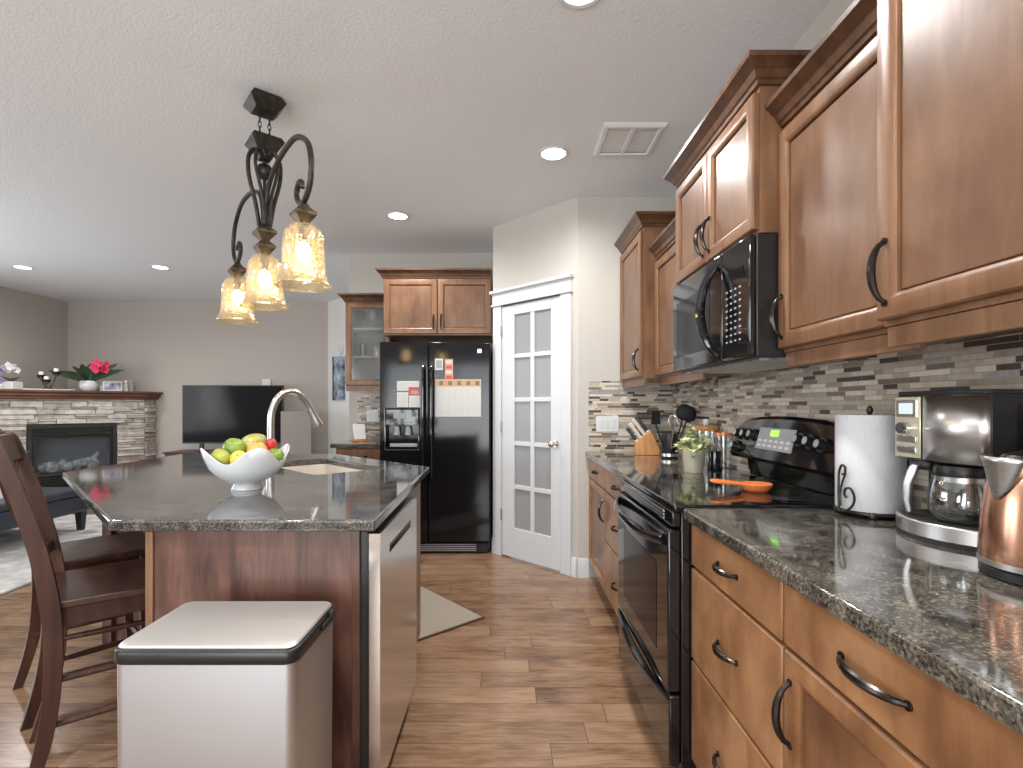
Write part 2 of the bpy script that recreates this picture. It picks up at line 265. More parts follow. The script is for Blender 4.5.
# ------------------------------------------------------------------ mesh helpers
class MB:
    def __init__(s): s.b = bmesh.new()
    def quadface(s, vs):
        try: return s.b.faces.new(vs)
        except ValueError: return None
    def box(s, x0, x1, y0, y1, z0, z1, mtx=None):
        co = [(x, y, z) for x in (x0, x1) for y in (y0, y1) for z in (z0, z1)]
        v = [s.b.verts.new(mtx @ Vector(c) if mtx else c) for c in co]
        for f in ((0, 1, 3, 2), (4, 6, 7, 5), (0, 4, 5, 1), (2, 3, 7, 6), (0, 2, 6, 4), (1, 5, 7, 3)): s.b.faces.new([v[i] for i in f])
        return s
    def rings(s, rings, cap=True, closed=True, loop=False):
        R = [[s.b.verts.new(c) for c in r] for r in rings]
        n = len(R[0]); pairs = list(zip(R, R[1:])) + ([(R[-1], R[0])] if loop else [])
        for a, b in pairs:
            for i in range(n if closed else n - 1):
                j = (i + 1) % n; s.quadface([a[i], a[j], b[j], b[i]])
        if cap and not loop:
            s.quadface(R[0][::-1]); s.quadface(R[-1])
        return s
    def lathe(s, prof, seg=32, c=(0, 0, 0), cap=True, mtx=None, wob=None):
        rs = []
        for r, z in prof:
            ring = []
            for i in range(seg):
                a = 2 * PI * i / seg
                v = Vector((r * math.cos(a), r * math.sin(a), z))
                if wob: v = wob(v, a, r, z)
                v = v + Vector(c)
                ring.append(mtx @ v if mtx else v)
            rs.append(ring)
        return s.rings(rs, cap)
    def tube(s, pts, rad, seg=10, cap=True, flat=None, loop=False):
        pts = [Vector(p) for p in pts]; n = len(pts)
        if not hasattr(rad, '__len__'): rad = [rad] * n
        prev = None; rs = []
        for i, p in enumerate(pts):
            if loop: d = pts[(i + 1) % n] - pts[i - 1]
            else: d = pts[min(i + 1, n - 1)] - pts[max(i - 1, 0)]
            d.normalize()
            if prev is None:
                up = Vector((0, 0, 1)) if abs(d.z) < 0.9 else Vector((1, 0, 0))
                a = d.cross(up).normalized()
            else:
                a = (prev - d * prev.dot(d)).normalized()
            prev = a; b = d.cross(a)
            fl = flat or 1.0
            rs.append([p + a * rad[i] * math.cos(2 * PI * k / seg) + b * rad[i] * fl * math.sin(2 * PI * k / seg) for k in range(seg)])
        return s.rings(rs, cap, loop=loop)
    def cyl(s, p0, p1, r0, r1=None, seg=20): return s.tube([p0, p1], [r0, r0 if r1 is None else r1], seg)
    def prism(s, poly, z0, z1):
        a = [s.b.verts.new((x, y, z0)) for x, y in poly]; b = [s.b.verts.new((x, y, z1)) for x, y in poly]
        n = len(poly); s.quadface(a[::-1]); s.quadface(b)
        for i in range(n): s.quadface([a[i], a[(i + 1) % n], b[(i + 1) % n], b[i]])
        return s
    def ringframe(s, x0, x1, z0, z1, prof):
        """mitred rectangular frame in the xz plane; prof: (inset, depth towards -y)"""
        rs = [[(x0 + u, -v, z0 + u), (x1 - u, -v, z0 + u), (x1 - u, -v, z1 - u), (x0 + u, -v, z1 - u)] for u, v in prof]
        return s.rings(rs, cap=False)
    def sweep(s, path, prof):
        """mitred moulding along an open xy polyline; prof: closed (outward, z); outward is to the right of travel"""
        P = [Vector(p) for p in path]; rs = []
        for i, p in enumerate(P):
            d0 = (P[i] - P[i - 1]).normalized() if i else None
            d1 = (P[i + 1] - P[i]).normalized() if i < len(P) - 1 else None
            nn = [Vector((d.y, -d.x)) for d in (d0, d1) if d is not None]
            m = (nn[0] + nn[-1]).normalized(); k = 1 / max(0.2, m.dot(nn[0]))
            rs.append([(p.x + m.x * o * k, p.y + m.y * o * k, z) for o, z in prof])
        return s.rings(rs, cap=True)
    def sphere(s, c, r, sx=1, sy=1, sz=1, seg=20, rn=12, mtx=None):
        prof = [(max(1e-4, r * math.sin(PI * i / rn)), -r * math.cos(PI * i / rn)) for i in range(rn + 1)]
        k = Matrix.Translation(c) @ (mtx or Matrix()) @ Matrix.Diagonal((sx, sy, sz, 1))
        return s.lathe(prof, seg, mtx=k)
    def leaf(s, base, d, up, ln, wd, bend=0.0, th=0.0015, n=4):
        d = Vector(d).normalized(); side = d.cross(Vector(up)); 
        if side.length < 1e-3: side = d.cross(Vector((1, 0, 0)))
        side.normalize(); u = side.cross(d)
        rs = []
        for i in range(n + 1):
            t = i / n; w_ = wd * 0.5 * max(0.06, math.sin(PI * min(1, t * 0.92 + 0.08)) ** 0.8)
            p = Vector(base) + d * ln * t - u * bend * t * t * ln
            rs.append([p - side * w_, p + u * th, p + side * w_, p - u * th])
        return s.rings(rs)
    def build(s, name, m, parent=None, bevel=0.0, seg=2, angle=35, loc=None, rot=None, solid=0.0, sub=0):
        bmesh.ops.recalc_face_normals(s.b, faces=s.b.faces)
        me = bpy.data.meshes.new(name); s.b.to_mesh(me); s.b.free()
        for q in me.polygons: q.use_smooth = True
        me.set_sharp_from_angle(angle=math.radians(angle))
        me.materials.append(M[m] if isinstance(m, str) else m)
        o = bpy.data.objects.new(name, me); C.objects.link(o)
        if parent: o.parent = parent
        if loc: o.location = loc
        if rot: o.rotation_euler = rot
        if solid:
            k = o.modifiers.new('shell', 'SOLIDIFY'); k.thickness = solid; k.offset = 0
        if sub:
            k = o.modifiers.new('smooth', 'SUBSURF'); k.levels = sub; k.render_levels = sub
        if bevel:
            k = o.modifiers.new('edge', 'BEVEL'); k.width = bevel; k.segments = seg; k.limit_method = 'ANGLE'; k.angle_limit = math.radians(40)
            k.harden_normals = False
        return o
def tag(o, label=None, cat=None, group=None, kind=None):
    if label: o['label'] = label
    if cat: o['category'] = cat
    if group: o['group'] = group
    if kind: o['kind'] = kind
    return o
def thing(name, label, cat, loc=(0, 0, 0), rz=0.0, group=None):
    o = bpy.data.objects.new(name, None); C.objects.link(o); o.empty_display_size = 0.1
    o.location = loc; o.rotation_euler = (0, 0, rz); return tag(o, label, cat, group)
def struct(name, mb, m, parent=None, bevel=0.0):
    o = mb.build(name, m, parent, bevel=bevel)
    if not parent: o['kind'] = 'structure'
    return o
def copy_tree(o, parent=None):
    kids = list(o.children); c = o.copy(); C.objects.link(c); c.parent = parent
    for k in kids: copy_tree(k, c)
    return c
def smooth(pts, n=6):
    """Catmull-Rom through the points"""
    P = [Vector(p) for p in pts]; out = []
    for i in range(len(P) - 1):
        a, b, c, d = P[max(i - 1, 0)], P[i], P[i + 1], P[min(i + 2, len(P) - 1)]
        for k in range(n):
            t = k / n
            out.append(0.5 * ((2 * b) + (c - a) * t + (2 * a - 5 * b + 4 * c - d) * t * t + (3 * b - a - 3 * c + d) * t ** 3))
    out.append(P[-1]); return out
def at(px, py, Y):
    return ((px - VX) * Y / F, H - (py - VY) * Y / F)

# ------------------------------------------------------------------ the setting
CZ = 2.74; XR = 1.20; YB = 5.05; YL = 7.41; XL = -6.36; YS = -2.5
struct('floor', MB().box(XL - .1, XR + .1, YS - .1, YL + .1, -0.06, 0), 'floor')
struct('ceiling', MB().box(XL - .1, XR + .1, YS - .1, YL + .1, CZ, CZ + .06), 'ceiling')
struct('wall_right', MB().box(XR, XR + .1, YS, YB, 0, CZ), 'wall')
struct('wall_back', MB().box(-1.56, -.12, YB, YB + .12, 0, CZ), 'wall')
struct('wall_living', MB().box(XL, -2.595, YL, YL + .1, 0, CZ), 'taupe')
struct('wall_hall', MB().prism([(-2.595, 7.41), (-2.595 + 1.3, 6.11), (-1.22, 6.2), (-2.55, 7.5)], 0, CZ), 'white_wall')
struct('wall_half', MB().box(-2.92, -2.53, 6.6, 6.72, 0, 1.165), 'taupe_half')
# walls out of the frame, with the windows that light the room
def wall_with_openings(name, axis, pos, a0, a1, ops, m):
    mb = MB(); cuts = sorted(ops); cur = a0
    def bx(p0, p1, z0, z1):
        if p1 - p0 < 1e-4: return
        if axis == 'Y': mb.box(p0, p1, pos - .1, pos, z0, z1)
        else: mb.box(pos - .1, pos, p0, p1, z0, z1)
    for (p0, p1, z0, z1) in cuts:
        bx(cur, p0, 0, CZ); bx(p0, p1, 0, z0) if z0 > 0 else None; bx(p0, p1, z1, CZ); cur = p1
    bx(cur, a1, 0, CZ); struct(name, mb, m)
wall_with_openings('wall_front', 'Y', YS, XL, XR, [(-2.65, .45, .2, 2.3), (-5.65, -3.55, .7, 2.2)], 'wall')
wall_with_openings('wall_left', 'X', XL, YS, YL, [(1.65, 4.75, .6, 2.3)], 'taupe')
def window(name, axis, pos, p0, p1, z0, z1, n):
    fr = MB()
    def bx(mb, a, b, c, d, t0, t1):
        if axis == 'Y': mb.box(a, b, pos - t1, pos - t0, c, d)
        else: mb.box(pos - t1, pos - t0, a, b, c, d)
    for a, b in ((p0, p0 + .06), (p1 - .06, p1)): bx(fr, a, b, z0, z1, .01, .09)
    for c, d in ((z0, z0 + .06), (z1 - .06, z1)): bx(fr, p0 + .06, p1 - .06, c, d, .01, .09)
    for k in range(1, n):
        q = p0 + (p1 - p0) * k / n; bx(fr, q - .03, q + .03, z0 + .06, z1 - .06, .02, .08)
    o = struct(name, fr, 'trim'); g = MB(); bx(g, p0 + .06, p1 - .06, z0 + .06, z1 - .06, .05, .056); g.build('pane', 'glass', o)
window('window_1', 'Y', YS, -2.65, .45, .2, 2.3, 2)
window('window_2', 'Y', YS, -5.65, -3.55, .7, 2.2, 3)
window('window_3', 'X', XL, 1.65, 4.75, .6, 2.3, 3)

# corner pantry: side wall facing the camera, the 45 degree wall with its door, wall beside the fridge
PA = Vector((-.12, 4.315)); PB = Vector((.507, 3.69)); PL = (PB - PA).length
struct('wall_pantry', MB().box(.507, XR, 3.69, 3.79, 0, CZ), 'wall')
struct('wall_fridge', MB().box(-.12, -.03, 4.315, YB, 0, CZ), 'wall')
pang = math.atan2(PB.y - PA.y, PB.x - PA.x)
D0, D1, DZ = .119, .737, 2.05
mb = MB(); mb.box(0, D0 - .012, 0, .1, 0, CZ); mb.box(D1 + .012, PL, 0, .1, 0, CZ); mb.box(D0 - .012, D1 + .012, 0, .1, DZ + .012, CZ)
o = struct('wall_diagonal', mb, 'wall'); o.location = (PA.x, PA.y, 0); o.rotation_euler = (0, 0, pang)
mb = MB()   # casing, header with cap
mb.box(D0 - .100, D0 - .004, -.022, -.0005, 0, DZ + .01); mb.box(D1 + .004, D1 + .100, -.022, -.0005, 0, DZ + .01)
mb.box(D0 - .104, D1 + .104, -.026, -.0005, DZ + .01, DZ + .115)
mb.box(D0 - .112, D1 + .112, -.036, -.0005, DZ + .01, DZ + .026)
mb.box(D0 - .116, D1 + .116, -.050, -.0005, DZ + .115, DZ + .140)
o = struct('trim_1', mb, 'trim', bevel=.003); o.location = (PA.x, PA.y, 0); o.rotation_euler = (0, 0, pang)
# door slab: two columns of five frosted panes
mb = MB()
cols = [(.2575, .432), (.471, .642)]; zt, zb, mw = 1.97, .25, .034; rh = (zt - zb - 4 * mw) / 5
xs = [D0 + .003, cols[0][0], cols[0][1], cols[1][0], cols[1][1], D1 - .003]
mb.box(xs[0], xs[1], -.012, .026, .012, DZ); mb.box(xs[4], xs[5], -.012, .026, .012, DZ)
mb.box(xs[1], xs[4], -.012, .026, .012, zb); mb.box(xs[1], xs[4], -.012, .026, zt, DZ)
mb.box(xs[2], xs[3], -.010, .024, zb, zt)
for c in cols:
    for k in range(1, 5):
        z = zb + k * (rh + mw) - mw; mb.box(c[0], c[1], -.010, .024, z, z + mw)
door = struct('door_1', mb, 'trim', bevel=.003); door.location = (PA.x, PA.y, 0); door.rotation_euler = (0, 0, pang)
for c in cols:
    for k in range(5):
        z = zb + k * (rh + mw); MB().box(c[0] + .0005, c[1] - .0005, .004, .010, z + .0005, z + rh - .0005).build('pane', 'frost', door)
kb = MB(); kb.cyl((.69, -.012, .955), (.69, -.020, .955), .031); kb.cyl((.69, -.02, .955), (.69, -.045, .955), .011)
kb.sphere((.69, -.062, .955), .028, 1, .8, 1); kb.build('door_knob', 'nickel', door)
for z in (.30, 1.02, 1.80): MB().cyl((D0 - .001, -.018, z), (D0 - .001, -.018, z + .09), .007, seg=10).build('hinge', 'nickel', door)
def baseboard(name, pts, side=1):
    prof = [(0.0005, 0), (.016, 0), (.016, .105), (.012, .115), (.012, .128), (.005, .14), (.0005, .14)]
    struct(name, MB().sweep(pts, prof), 'trim')
pd = (PB - PA).normalized()
q0 = PA + pd * (D1 + .101)
baseboard('baseboard_pantry', [tuple(PB), (.584, 3.69)][::1])
baseboard('baseboard_diagonal', [tuple(q0), tuple(PB - pd * .004)])
baseboard('baseboard_fridge', [tuple(PA + pd * .001), tuple(PA + pd * .018)])
baseboard('baseboard_living', [(-5.09, YL), (-2.62, YL)])

# mosaic backsplash
struct('trim_2', MB().box(XR - .009, XR - .0005, .02, 3.6805, .9105, 1.80), 'tile_y')
struct('trim_3', MB().box(.585, XR - .0095, 3.681, 3.6895, .9105, 1.415), 'tile_x')
struct('trim_4', MB().box(-1.48, -1.06, YB - .009, YB - .0005, .9105, 1.45), 'tile_x')

# ------------------------------------------------------------------ cabinets
CROWN = [(0.0, 0.0), (.010, 0.0), (.014, .012), (.020, .016), (.030, .036), (.036, .040), (.050, .056), (.058, .060), (.060, .074), (0.0, .074)]
FRAME = [(0.0, 0.001), (0.0, .016), (.004, .021), (.016, .0235), (.038, .0228), (.048, .018), (.0515, .0145), (.052, .002), (.062, .002)]
def pull(mb, p, L, axis, out=.030, r=.0062):
    """bow pull; p on the door's face (y), axis 'x' or 'z'"""
    pts = []; rad = []
    for i in range(13):
        t = -1 + 2 * i / 12; o_ = out * (1 - t * t) ** .62 if abs(t) < 1 else 0
        c = (p[0] + t * L / 2, p[1] - o_, p[2]) if axis == 'x' else (p[0], p[1] - o_, p[2] + t * L / 2)
        pts.append(c); rad.append(r * (0.62 + .55 * (1 - t * t)))
    mb.tube(pts, rad, 8, flat=1.25)
    for t in (-1, 1):
        c = Vector((p[0] + t * L / 2, p[1], p[2]) if axis == 'x' else (p[0], p[1], p[2] + t * L / 2))
        mb.cyl(c, c + Vector((0, -.004, 0)), .0075, seg=10)
def add_door(par, x0, x1, z0, z1, wd, hinge=None, L=.13, hz=None, glass=False):
    mb = MB().ringframe(x0, x1, z0, z1, FRAME)
    d = mb.build('door', wd, par, angle=28)
    if glass: MB().box(x0 + .0525, x1 - .0525, -.010, -.006, z0 + .0525, z1 - .0525).build('glass_pane', 'cab_glass', d)
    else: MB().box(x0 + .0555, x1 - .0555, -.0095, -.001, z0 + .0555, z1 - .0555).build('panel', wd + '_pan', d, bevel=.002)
    if hinge:
        hx = x1 - .030 if hinge == 'L' else x0 + .030
        h = MB(); pull(h, (hx, -.023, hz), L, 'z'); h.build('handle', 'bronze', d)
    return d
def add_drawer(par, x0, x1, z0, z1, wd, L=.115, out=.028):
    d = MB().box(x0, x1, -.021, -.001, z0, z1).build('drawer', wd, par, bevel=.004)
    h = MB(); pull(h, ((x0 + x1) / 2, -.021, (z0 + z1) / 2), L, 'x', out); h.build('handle', 'bronze', d)
def carcass(par, w_, d_, z0, z1, wd, toe=0.0, hollow=False):
    mb = MB()
    if hollow:
        t = .018
        mb.box(0, t, 0, d_, z0, z1); mb.box(w_ - t, w_, 0, d_, z0, z1); mb.box(t, w_ - t, 0, d_, z0, z0 + t); mb.box(t, w_ - t, 0, d_, z1 - t, z1)
    else: mb.box(0, w_, 0, d_, z0 + toe, z1)
    mb.build('carcass', wd, par)
    if toe: MB().box(0.001, w_ - .001, .065, d_, z0, z0 + toe).build('toe_kick', 'gap', par)
    if hollow: MB().box(.018, w_ - .018, d_ - .008, d_ - .001, z0 + .018, z1 - .018).build('back_panel', 'cab_in', par)
def crown(par, w_, d_, z, wd, left=True, right=True):
    path = ([(0, d_)] if left else []) + [(0, -.001), (w_, -.001)] + ([(w_, d_)] if right else [])
    MB().sweep(path, [(o_, z + h - .010) for o_, h in CROWN]).build('crown_moulding', 'wood_crown', par, angle=28)
RZ = -PI / 2
def wall_cab(label, Yfar, Ynear, xf, z0, z1, doors, rail=True, cl=True, cr=True, zr=1.36):
    W = Yfar - Ynear; d_ = XR - .001 - xf - .0235 - (0.0095 if z0 < 1.79 else 0.0095)
    t = thing('wall_cabinet', label, 'cabinet', (xf + .0235, Yfar, 0), RZ)
    carcass(t, W, d_, z0, z1, 'wood')
    for (a, b, hg, hz) in doors: add_door(t, a * W + .0025, b * W - .0025, z0 + .012, z1 - .030, 'wood', hg, .13, hz)
    crown(t, W, d_, z1, 'wood', cl, cr)
    if rail: MB().box(.002, W - .002, .004, .022, zr, z0 - .0005).build('light_rail', 'wood', t, bevel=.002)
    return t
ZT, ZM, ZC = 2.335, 2.135, 2.272
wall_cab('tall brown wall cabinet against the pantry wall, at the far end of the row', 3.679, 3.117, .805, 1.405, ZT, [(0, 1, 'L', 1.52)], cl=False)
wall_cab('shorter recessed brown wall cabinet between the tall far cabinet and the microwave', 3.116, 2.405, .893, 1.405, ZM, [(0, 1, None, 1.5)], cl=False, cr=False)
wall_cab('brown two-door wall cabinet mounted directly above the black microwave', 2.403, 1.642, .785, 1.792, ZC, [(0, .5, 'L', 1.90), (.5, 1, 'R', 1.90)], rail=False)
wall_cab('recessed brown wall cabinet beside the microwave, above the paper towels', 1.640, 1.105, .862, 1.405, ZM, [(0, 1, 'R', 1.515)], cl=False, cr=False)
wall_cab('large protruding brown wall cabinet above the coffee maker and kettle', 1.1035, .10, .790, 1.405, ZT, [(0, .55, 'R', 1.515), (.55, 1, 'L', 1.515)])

def base_cab(label, Yfar, Ynear, fronts, xf=.585, wd='wood_low'):
    W = Yfar - Ynear
    t = thing('base_cabinet', label, 'cabinet', (xf + .021, Yfar, 0), RZ)
    carcass(t, W, XR - .001 - xf - .021, 0, .872, wd, toe=.10)
    for f in fronts:
        if f[0] == 'drawer': add_drawer(t, f[1] + .003, W - f[1] - .003, f[2], f[3], wd, *(f[4:] or ()))
        else: add_door(t, f[1] * W + .003, f[2] * W - .003, f[3], f[4], wd, f[5], .13, f[6])
    return t
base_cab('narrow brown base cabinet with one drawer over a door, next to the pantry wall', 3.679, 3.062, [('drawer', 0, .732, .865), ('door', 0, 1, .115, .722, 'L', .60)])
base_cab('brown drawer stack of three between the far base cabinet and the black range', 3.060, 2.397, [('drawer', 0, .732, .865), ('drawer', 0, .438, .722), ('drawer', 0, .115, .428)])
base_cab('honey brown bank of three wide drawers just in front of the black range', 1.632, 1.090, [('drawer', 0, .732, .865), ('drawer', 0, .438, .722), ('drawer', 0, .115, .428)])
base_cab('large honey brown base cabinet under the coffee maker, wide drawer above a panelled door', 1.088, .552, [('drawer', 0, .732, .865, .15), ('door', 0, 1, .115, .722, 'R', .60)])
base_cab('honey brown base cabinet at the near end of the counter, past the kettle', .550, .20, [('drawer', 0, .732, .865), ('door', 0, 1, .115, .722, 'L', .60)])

def counter(name, label, poly, z0, z1, m, hole=None, bevel=.007):
    b = bmesh.new()
    def loop(p): 
        v = [b.verts.new((x, y, z0)) for x, y in p]
        return [b.edges.new((v[i], v[(i + 1) % len(v)])) for i in range(len(v))]
    e = loop(poly)
    if hole: e += loop(hole)
    bmesh.ops.triangle_fill(b, edges=e, use_beauty=True)
    if not hole: bmesh.ops.dissolve_faces(b, faces=b.faces[:])
    r = bmesh.ops.extrude_face_region(b, geom=b.faces[:])
    for v in r['geom']:
        if isinstance(v, bmesh.types.BMVert): v.co.z = z1
    mb = MB(); mb.b.free(); mb.b = b
    return tag(mb.build(name, m, bevel=bevel, seg=3), label, 'countertop')
counter('stone_countertop', 'dark granite countertop under the paper towels, coffee maker and kettle', [(.56, .20), (1.1895, .20), (1.1895, 1.632), (.56, 1.632)], .8725, .91, 'granite')
counter('stone_countertop', 'dark granite countertop between the range and pantry wall, under the knife block', [(.56, 2.397), (1.1895, 2.397), (1.1895, 3.6805), (.56, 3.6805)], .8725, .91, 'granite')

# ------------------------------------------------------------------ range
def build_range():
    W = .752
    t = thing('electric_range', 'black electric range with glass cooktop and rear knobs beneath the microwave', 'stove', (.555, 2.390, 0), RZ)
    dp = XR - .0105 - .555
    mb = MB(); mb.box(0, W, .002, dp, .02, .895)
    for x in (.04, W - .08):
        for y in (.08, dp - .12): mb.box(x, x + .04, y, y + .04, 0, .02)
    mb.build('body', 'black', t, bevel=.003)
    MB().box(-.002, W + .002, -.022, dp - .06, .8955, .918).build('cooktop', 'black', t, bevel=.006, seg=3)
    for (x, y, r) in ((.20, .17, .105), (.56, .17, .080), (.20, .43, .080), (.56, .43, .105)):
        for k, rr in ((0, r), (1, r * .62)):
            MB().lathe([(rr - .003, 0), (rr, 0), (rr, .0004), (rr - .003, .0004)], 48, (x, y, .9182), cap=False).build('burner_ring', 'burner', t)
    # vent strip above the door
    mb = MB(); mb.box(.004, W - .004, -.026, .001, .845, .8945)
    v = mb.build('vent_strip', 'black', t, bevel=.004)
    mb = MB()
    for k in range(3): mb.box(.09, W - .09, -.0285, -.0262, .856 + k * .011, .862 + k * .011)
    mb.build('louvre', 'steel', v)
    d = MB().box(.004, W - .004, -.040, .001, .315, .838).build('oven_door', 'black', t, bevel=.006)
    MB().box(.13, W - .13, -.0415, -.0402, .40, .70).build('window', 'tv', d)
    mb = MB(); pts = []
    for i in range(15):
        s_ = -1 + 2 * i / 14; pts.append((W / 2 + s_ * .345, -.040 - .045 * (1 - abs(s_) ** 3) - .004, .800 - .012 * (1 - s_ * s_)))
    mb.tube(pts, .013, 10, flat=1.4); mb.build('handle', 'black', d)
    dr = MB().box(.004, W - .004, -.036, .001, .075, .305).build('storage_drawer', 'black', t, bevel=.006)
    mb = MB(); pts = []; rad = []
    for i in range(17):
        s_ = -1 + 2 * i / 16; pts.append((W / 2 + s_ * .36, -.036 - .022 * (1 - s_ * s_) - .001, .292 - .012 * (1 - s_ * s_))); rad.append(.007 + .010 * (1 - s_ * s_))
    mb.tube(pts, rad, 10); mb.build('handle', 'black', dr)
    # backguard: leaning console with curved top
    y1 = dp; rs = []
    for i in range(13):
        x = W * i / 12; s_ = -1 + 2 * i / 12; zt_ = 1.172 + .022 * (1 - s_ * s_) - (.018 if i in (0, 12) else 0)
        rs.append([(x, y1, .919), (x, y1 - .055, .919), (x, y1 - .070, .990), (x, y1 - .140, 1.005), (x, y1 - .150, 1.020), (x, y1 - .108, zt_ - .012), (x, y1 - .092, zt_), (x, y1, zt_)])
    bgd = MB().rings(rs).build('backguard', 'black', t, angle=30)
    n = Vector((0, -.15, .042)).normalized()     # console face normal direction, roughly
    def face(x, f, off=0.0):
        a = Vector((x, y1 - .150, 1.020)); b = Vector((x, y1 - .108, 1.165)); q = a.lerp(b, f); nn = Vector((0, -.143, .042)).normalized(); return q + nn * off, nn
    for x, f in ((.055, .62), (.055, .22), (.120, .62), (.185, .62), (.540, .62), (.605, .60), (.675, .56)):
        p, nn = face(x, f); k = MB(); k.cyl(p, p + nn * .012, .027, .026, 24); k.cyl(p + nn * .012, p + nn * .030, .019, .017, 24)
        kn = k.build('knob', 'satin', t); k = MB(); k.cyl(p + nn * .0302, p + nn * .0312, .0135, .0135, 20); k.build('knob_face', 'grey_print', kn)
        p2 = p + nn * .0325; kk = MB(); kk.tube([p2 + Vector((0, .003, -.004)), p2 + Vector((0, .010, .014))], .002, 6); kk.build('pointer', 'steel', kn)
    p, nn = face(.36, .56, .002); tl = Matrix.Translation(p) @ Matrix.Rotation(-math.atan2(.042, .143), 4, 'X')
    pn = MB().box(-.135, .135, -.002, .001, -.045, .045, tl).build('control_panel', 'grey_print', t)
    MB().box(-.040, .020, -.0035, -.0022, .012, .036, tl).build('clock', 'green_led', pn)
    for i in range(6):
        for j in range(2): MB().box(-.12 + i * .042, -.095 + i * .042, -.0035, -.0022, -.034 + j * .02, -.024 + j * .02, tl).build('button', 'paper', pn)
    return t
build_range()

# ------------------------------------------------------------------ microwave
def build_microwave():
    W = .757; t = thing('microwave', 'black over-the-range microwave with bowed handle under the two-door cabinet', 'microwave', (.800, 2.401, 0), RZ)
    dp = XR - .0105 - .800
    MB().box(0, W, 0, dp, 1.392, 1.7905).build('body', 'satin', t, bevel=.004)
    d = MB().box(.002, .545, -.024, -.0005, 1.396, 1.788).build('door', 'black', t, bevel=.006)
    MB().box(.055, .44, -.0252, -.0243, 1.455, 1.700).build('window', 'tv', d)
    mb = MB(); pts = []; rad = []
    for i in range(17):
        s_ = -1 + 2 * i / 16; pts.append((.520 - .020 * (1 - s_ * s_), -.025 - .060 * (1 - s_ * s_) ** .7, 1.585 + s_ * .165)); rad.append(.012 + .006 * (1 - s_ * s_))
    mb.tube(pts, rad, 10); mb.build('handle', 'black', d)
    c = MB().box(.549, W - .002, -.024, -.0005, 1.396, 1.788).build('control_panel', 'black', t, bevel=.006)
    for i in range(4):
        for j in range(9): MB().box(.585 + i * .034, .598 + i * .034, -.0252, -.0243, 1.455 + j * .022, 1.461 + j * .022).build('button', 'grey_print', c)
    MB().box(.585, .72, -.0252, -.0243, 1.668, 1.700).build('display', 'tv', c)
    mb = MB()
    for k in range(10): mb.box(.03 + k * .07, .085 + k * .07, .03, dp - .08, 1.386, 1.3918)
    mb.build('vent_grille', 'steel', t)
build_microwave()

# ------------------------------------------------------------------ refrigerator wall
FY = 4.25
def build_fridge():
    x0, x1 = -1.057, -.140
    t = thing('refrigerator', 'black side-by-side refrigerator with water dispenser standing next to the pantry door', 'refrigerator', ((x0 + x1) / 2, FY, 0))
    o_ = (x0 + x1) / 2
    a, b = x0 - o_, x1 - o_; sp = -.6585 - o_
    MB().box(a + .004, b - .004, .075, .74, .02, 1.752).build('cabinet_body', 'satin', t, bevel=.004)
    mb = MB()
    mb.box(a + .02, b - .02, .035, .074, .012, .090)
    g = mb.build('toe_grille', 'matte', t, bevel=.004)
    mb = MB()
    for k in range(4): mb.box(a + .03, b - .12, .030, .0345, .024 + k * .016, .032 + k * .016)
    mb.build('slat', 'grey_print', g)
    mb = MB()
    for x in (a + .05, b - .09):
        for y in (.10, .66): mb.box(x, x + .04, y, y + .04, 0, .02)
    mb.build('foot', 'matte', t)
    # freezer door with dispenser recess
    dx0, dx1 = at(386, 0, FY)[0] - o_, at(418.5, 0, FY)[0] - o_; dz0, dz1 = at(0, 447, FY)[1], at(0, 425, FY)[1]
    mb = MB(); l0, l1 = a, sp - .004
    mb.box(l0, dx0, 0, .072, .105, 1.766); mb.box(dx1, l1, 0, .072, .105, 1.766)
    mb.box(dx0, dx1, 0, .072, .105, dz0); mb.box(dx0, dx1, 0, .072, dz1, 1.766); mb.box(dx0, dx1, .055, .072, dz0, dz1)
    bmesh.ops.remove_doubles(mb.b, verts=mb.b.verts, dist=1e-5)
    d1 = mb.build('door', 'fridge', t)
    d2 = MB().box(sp + .004, b, 0, .072, .105, 1.766).build('door', 'fridge', t, bevel=.012, seg=3)
    for d, hx in ((d1, sp - .034), (d2, sp + .034)):
        h = MB(); pts = smooth([(hx, -.001, 1.56), (hx, -.040, 1.53), (hx, -.052, 1.30), (hx, -.054, 1.08), (hx, -.052, .86), (hx, -.040, .67), (hx, -.001, .64)], 4)
        h.tube(pts, .013, 10, flat=1.3); h.build('handle', 'black', d)
    ds = MB(); zt_ = at(0, 408, FY)[1]
    ds.ringframe(dx0 - .012, dx1 + .012, dz0 - .03, zt_, [(0, .0005), (0, .010), (.006, .014), (.011, .012)])
    disp = ds.build('dispenser', 'black', t)
    MB().box(dx0, dx1, -.008, -.0005, dz1, zt_ - .012).build('control_panel', 'black', disp, bevel=.003)
    mb = MB(); x_0 = dx0 + .065; mb.box(x_0, x_0 + .11, -.0095, -.0083, dz1 + .055, dz1 + .100); mb.build('display', 'grey_print', disp)
    for k in range(6): MB().box(dx0 + .05 + k * .03, dx0 + .068 + k * .03, -.0095, -.0083, dz1 + .018, dz1 + .026).build('button', 'green_print', disp)
    for xx in (dx0 + .085, dx0 + .18):
        m2 = MB(); m2.cyl((xx, .030, dz1 - .012), (xx, .024, dz1 - .085), .022, .028, 14); m2.build('paddle', 'grey_print', disp)
    MB().box(dx0 + .03, dx1 - .01, .004, .054, dz0 + .0005, dz0 + .028).build('drip_tray', 'grey_print', disp, bevel=.003)
    lx, lz = at(479.5, 351, FY)
    MB().box(lx - o_ - .018, lx - o_ + .018, -.003, -.0003, lz - .017, lz + .017).build('badge', 'steel', d2, bevel=.002)
build_fridge()
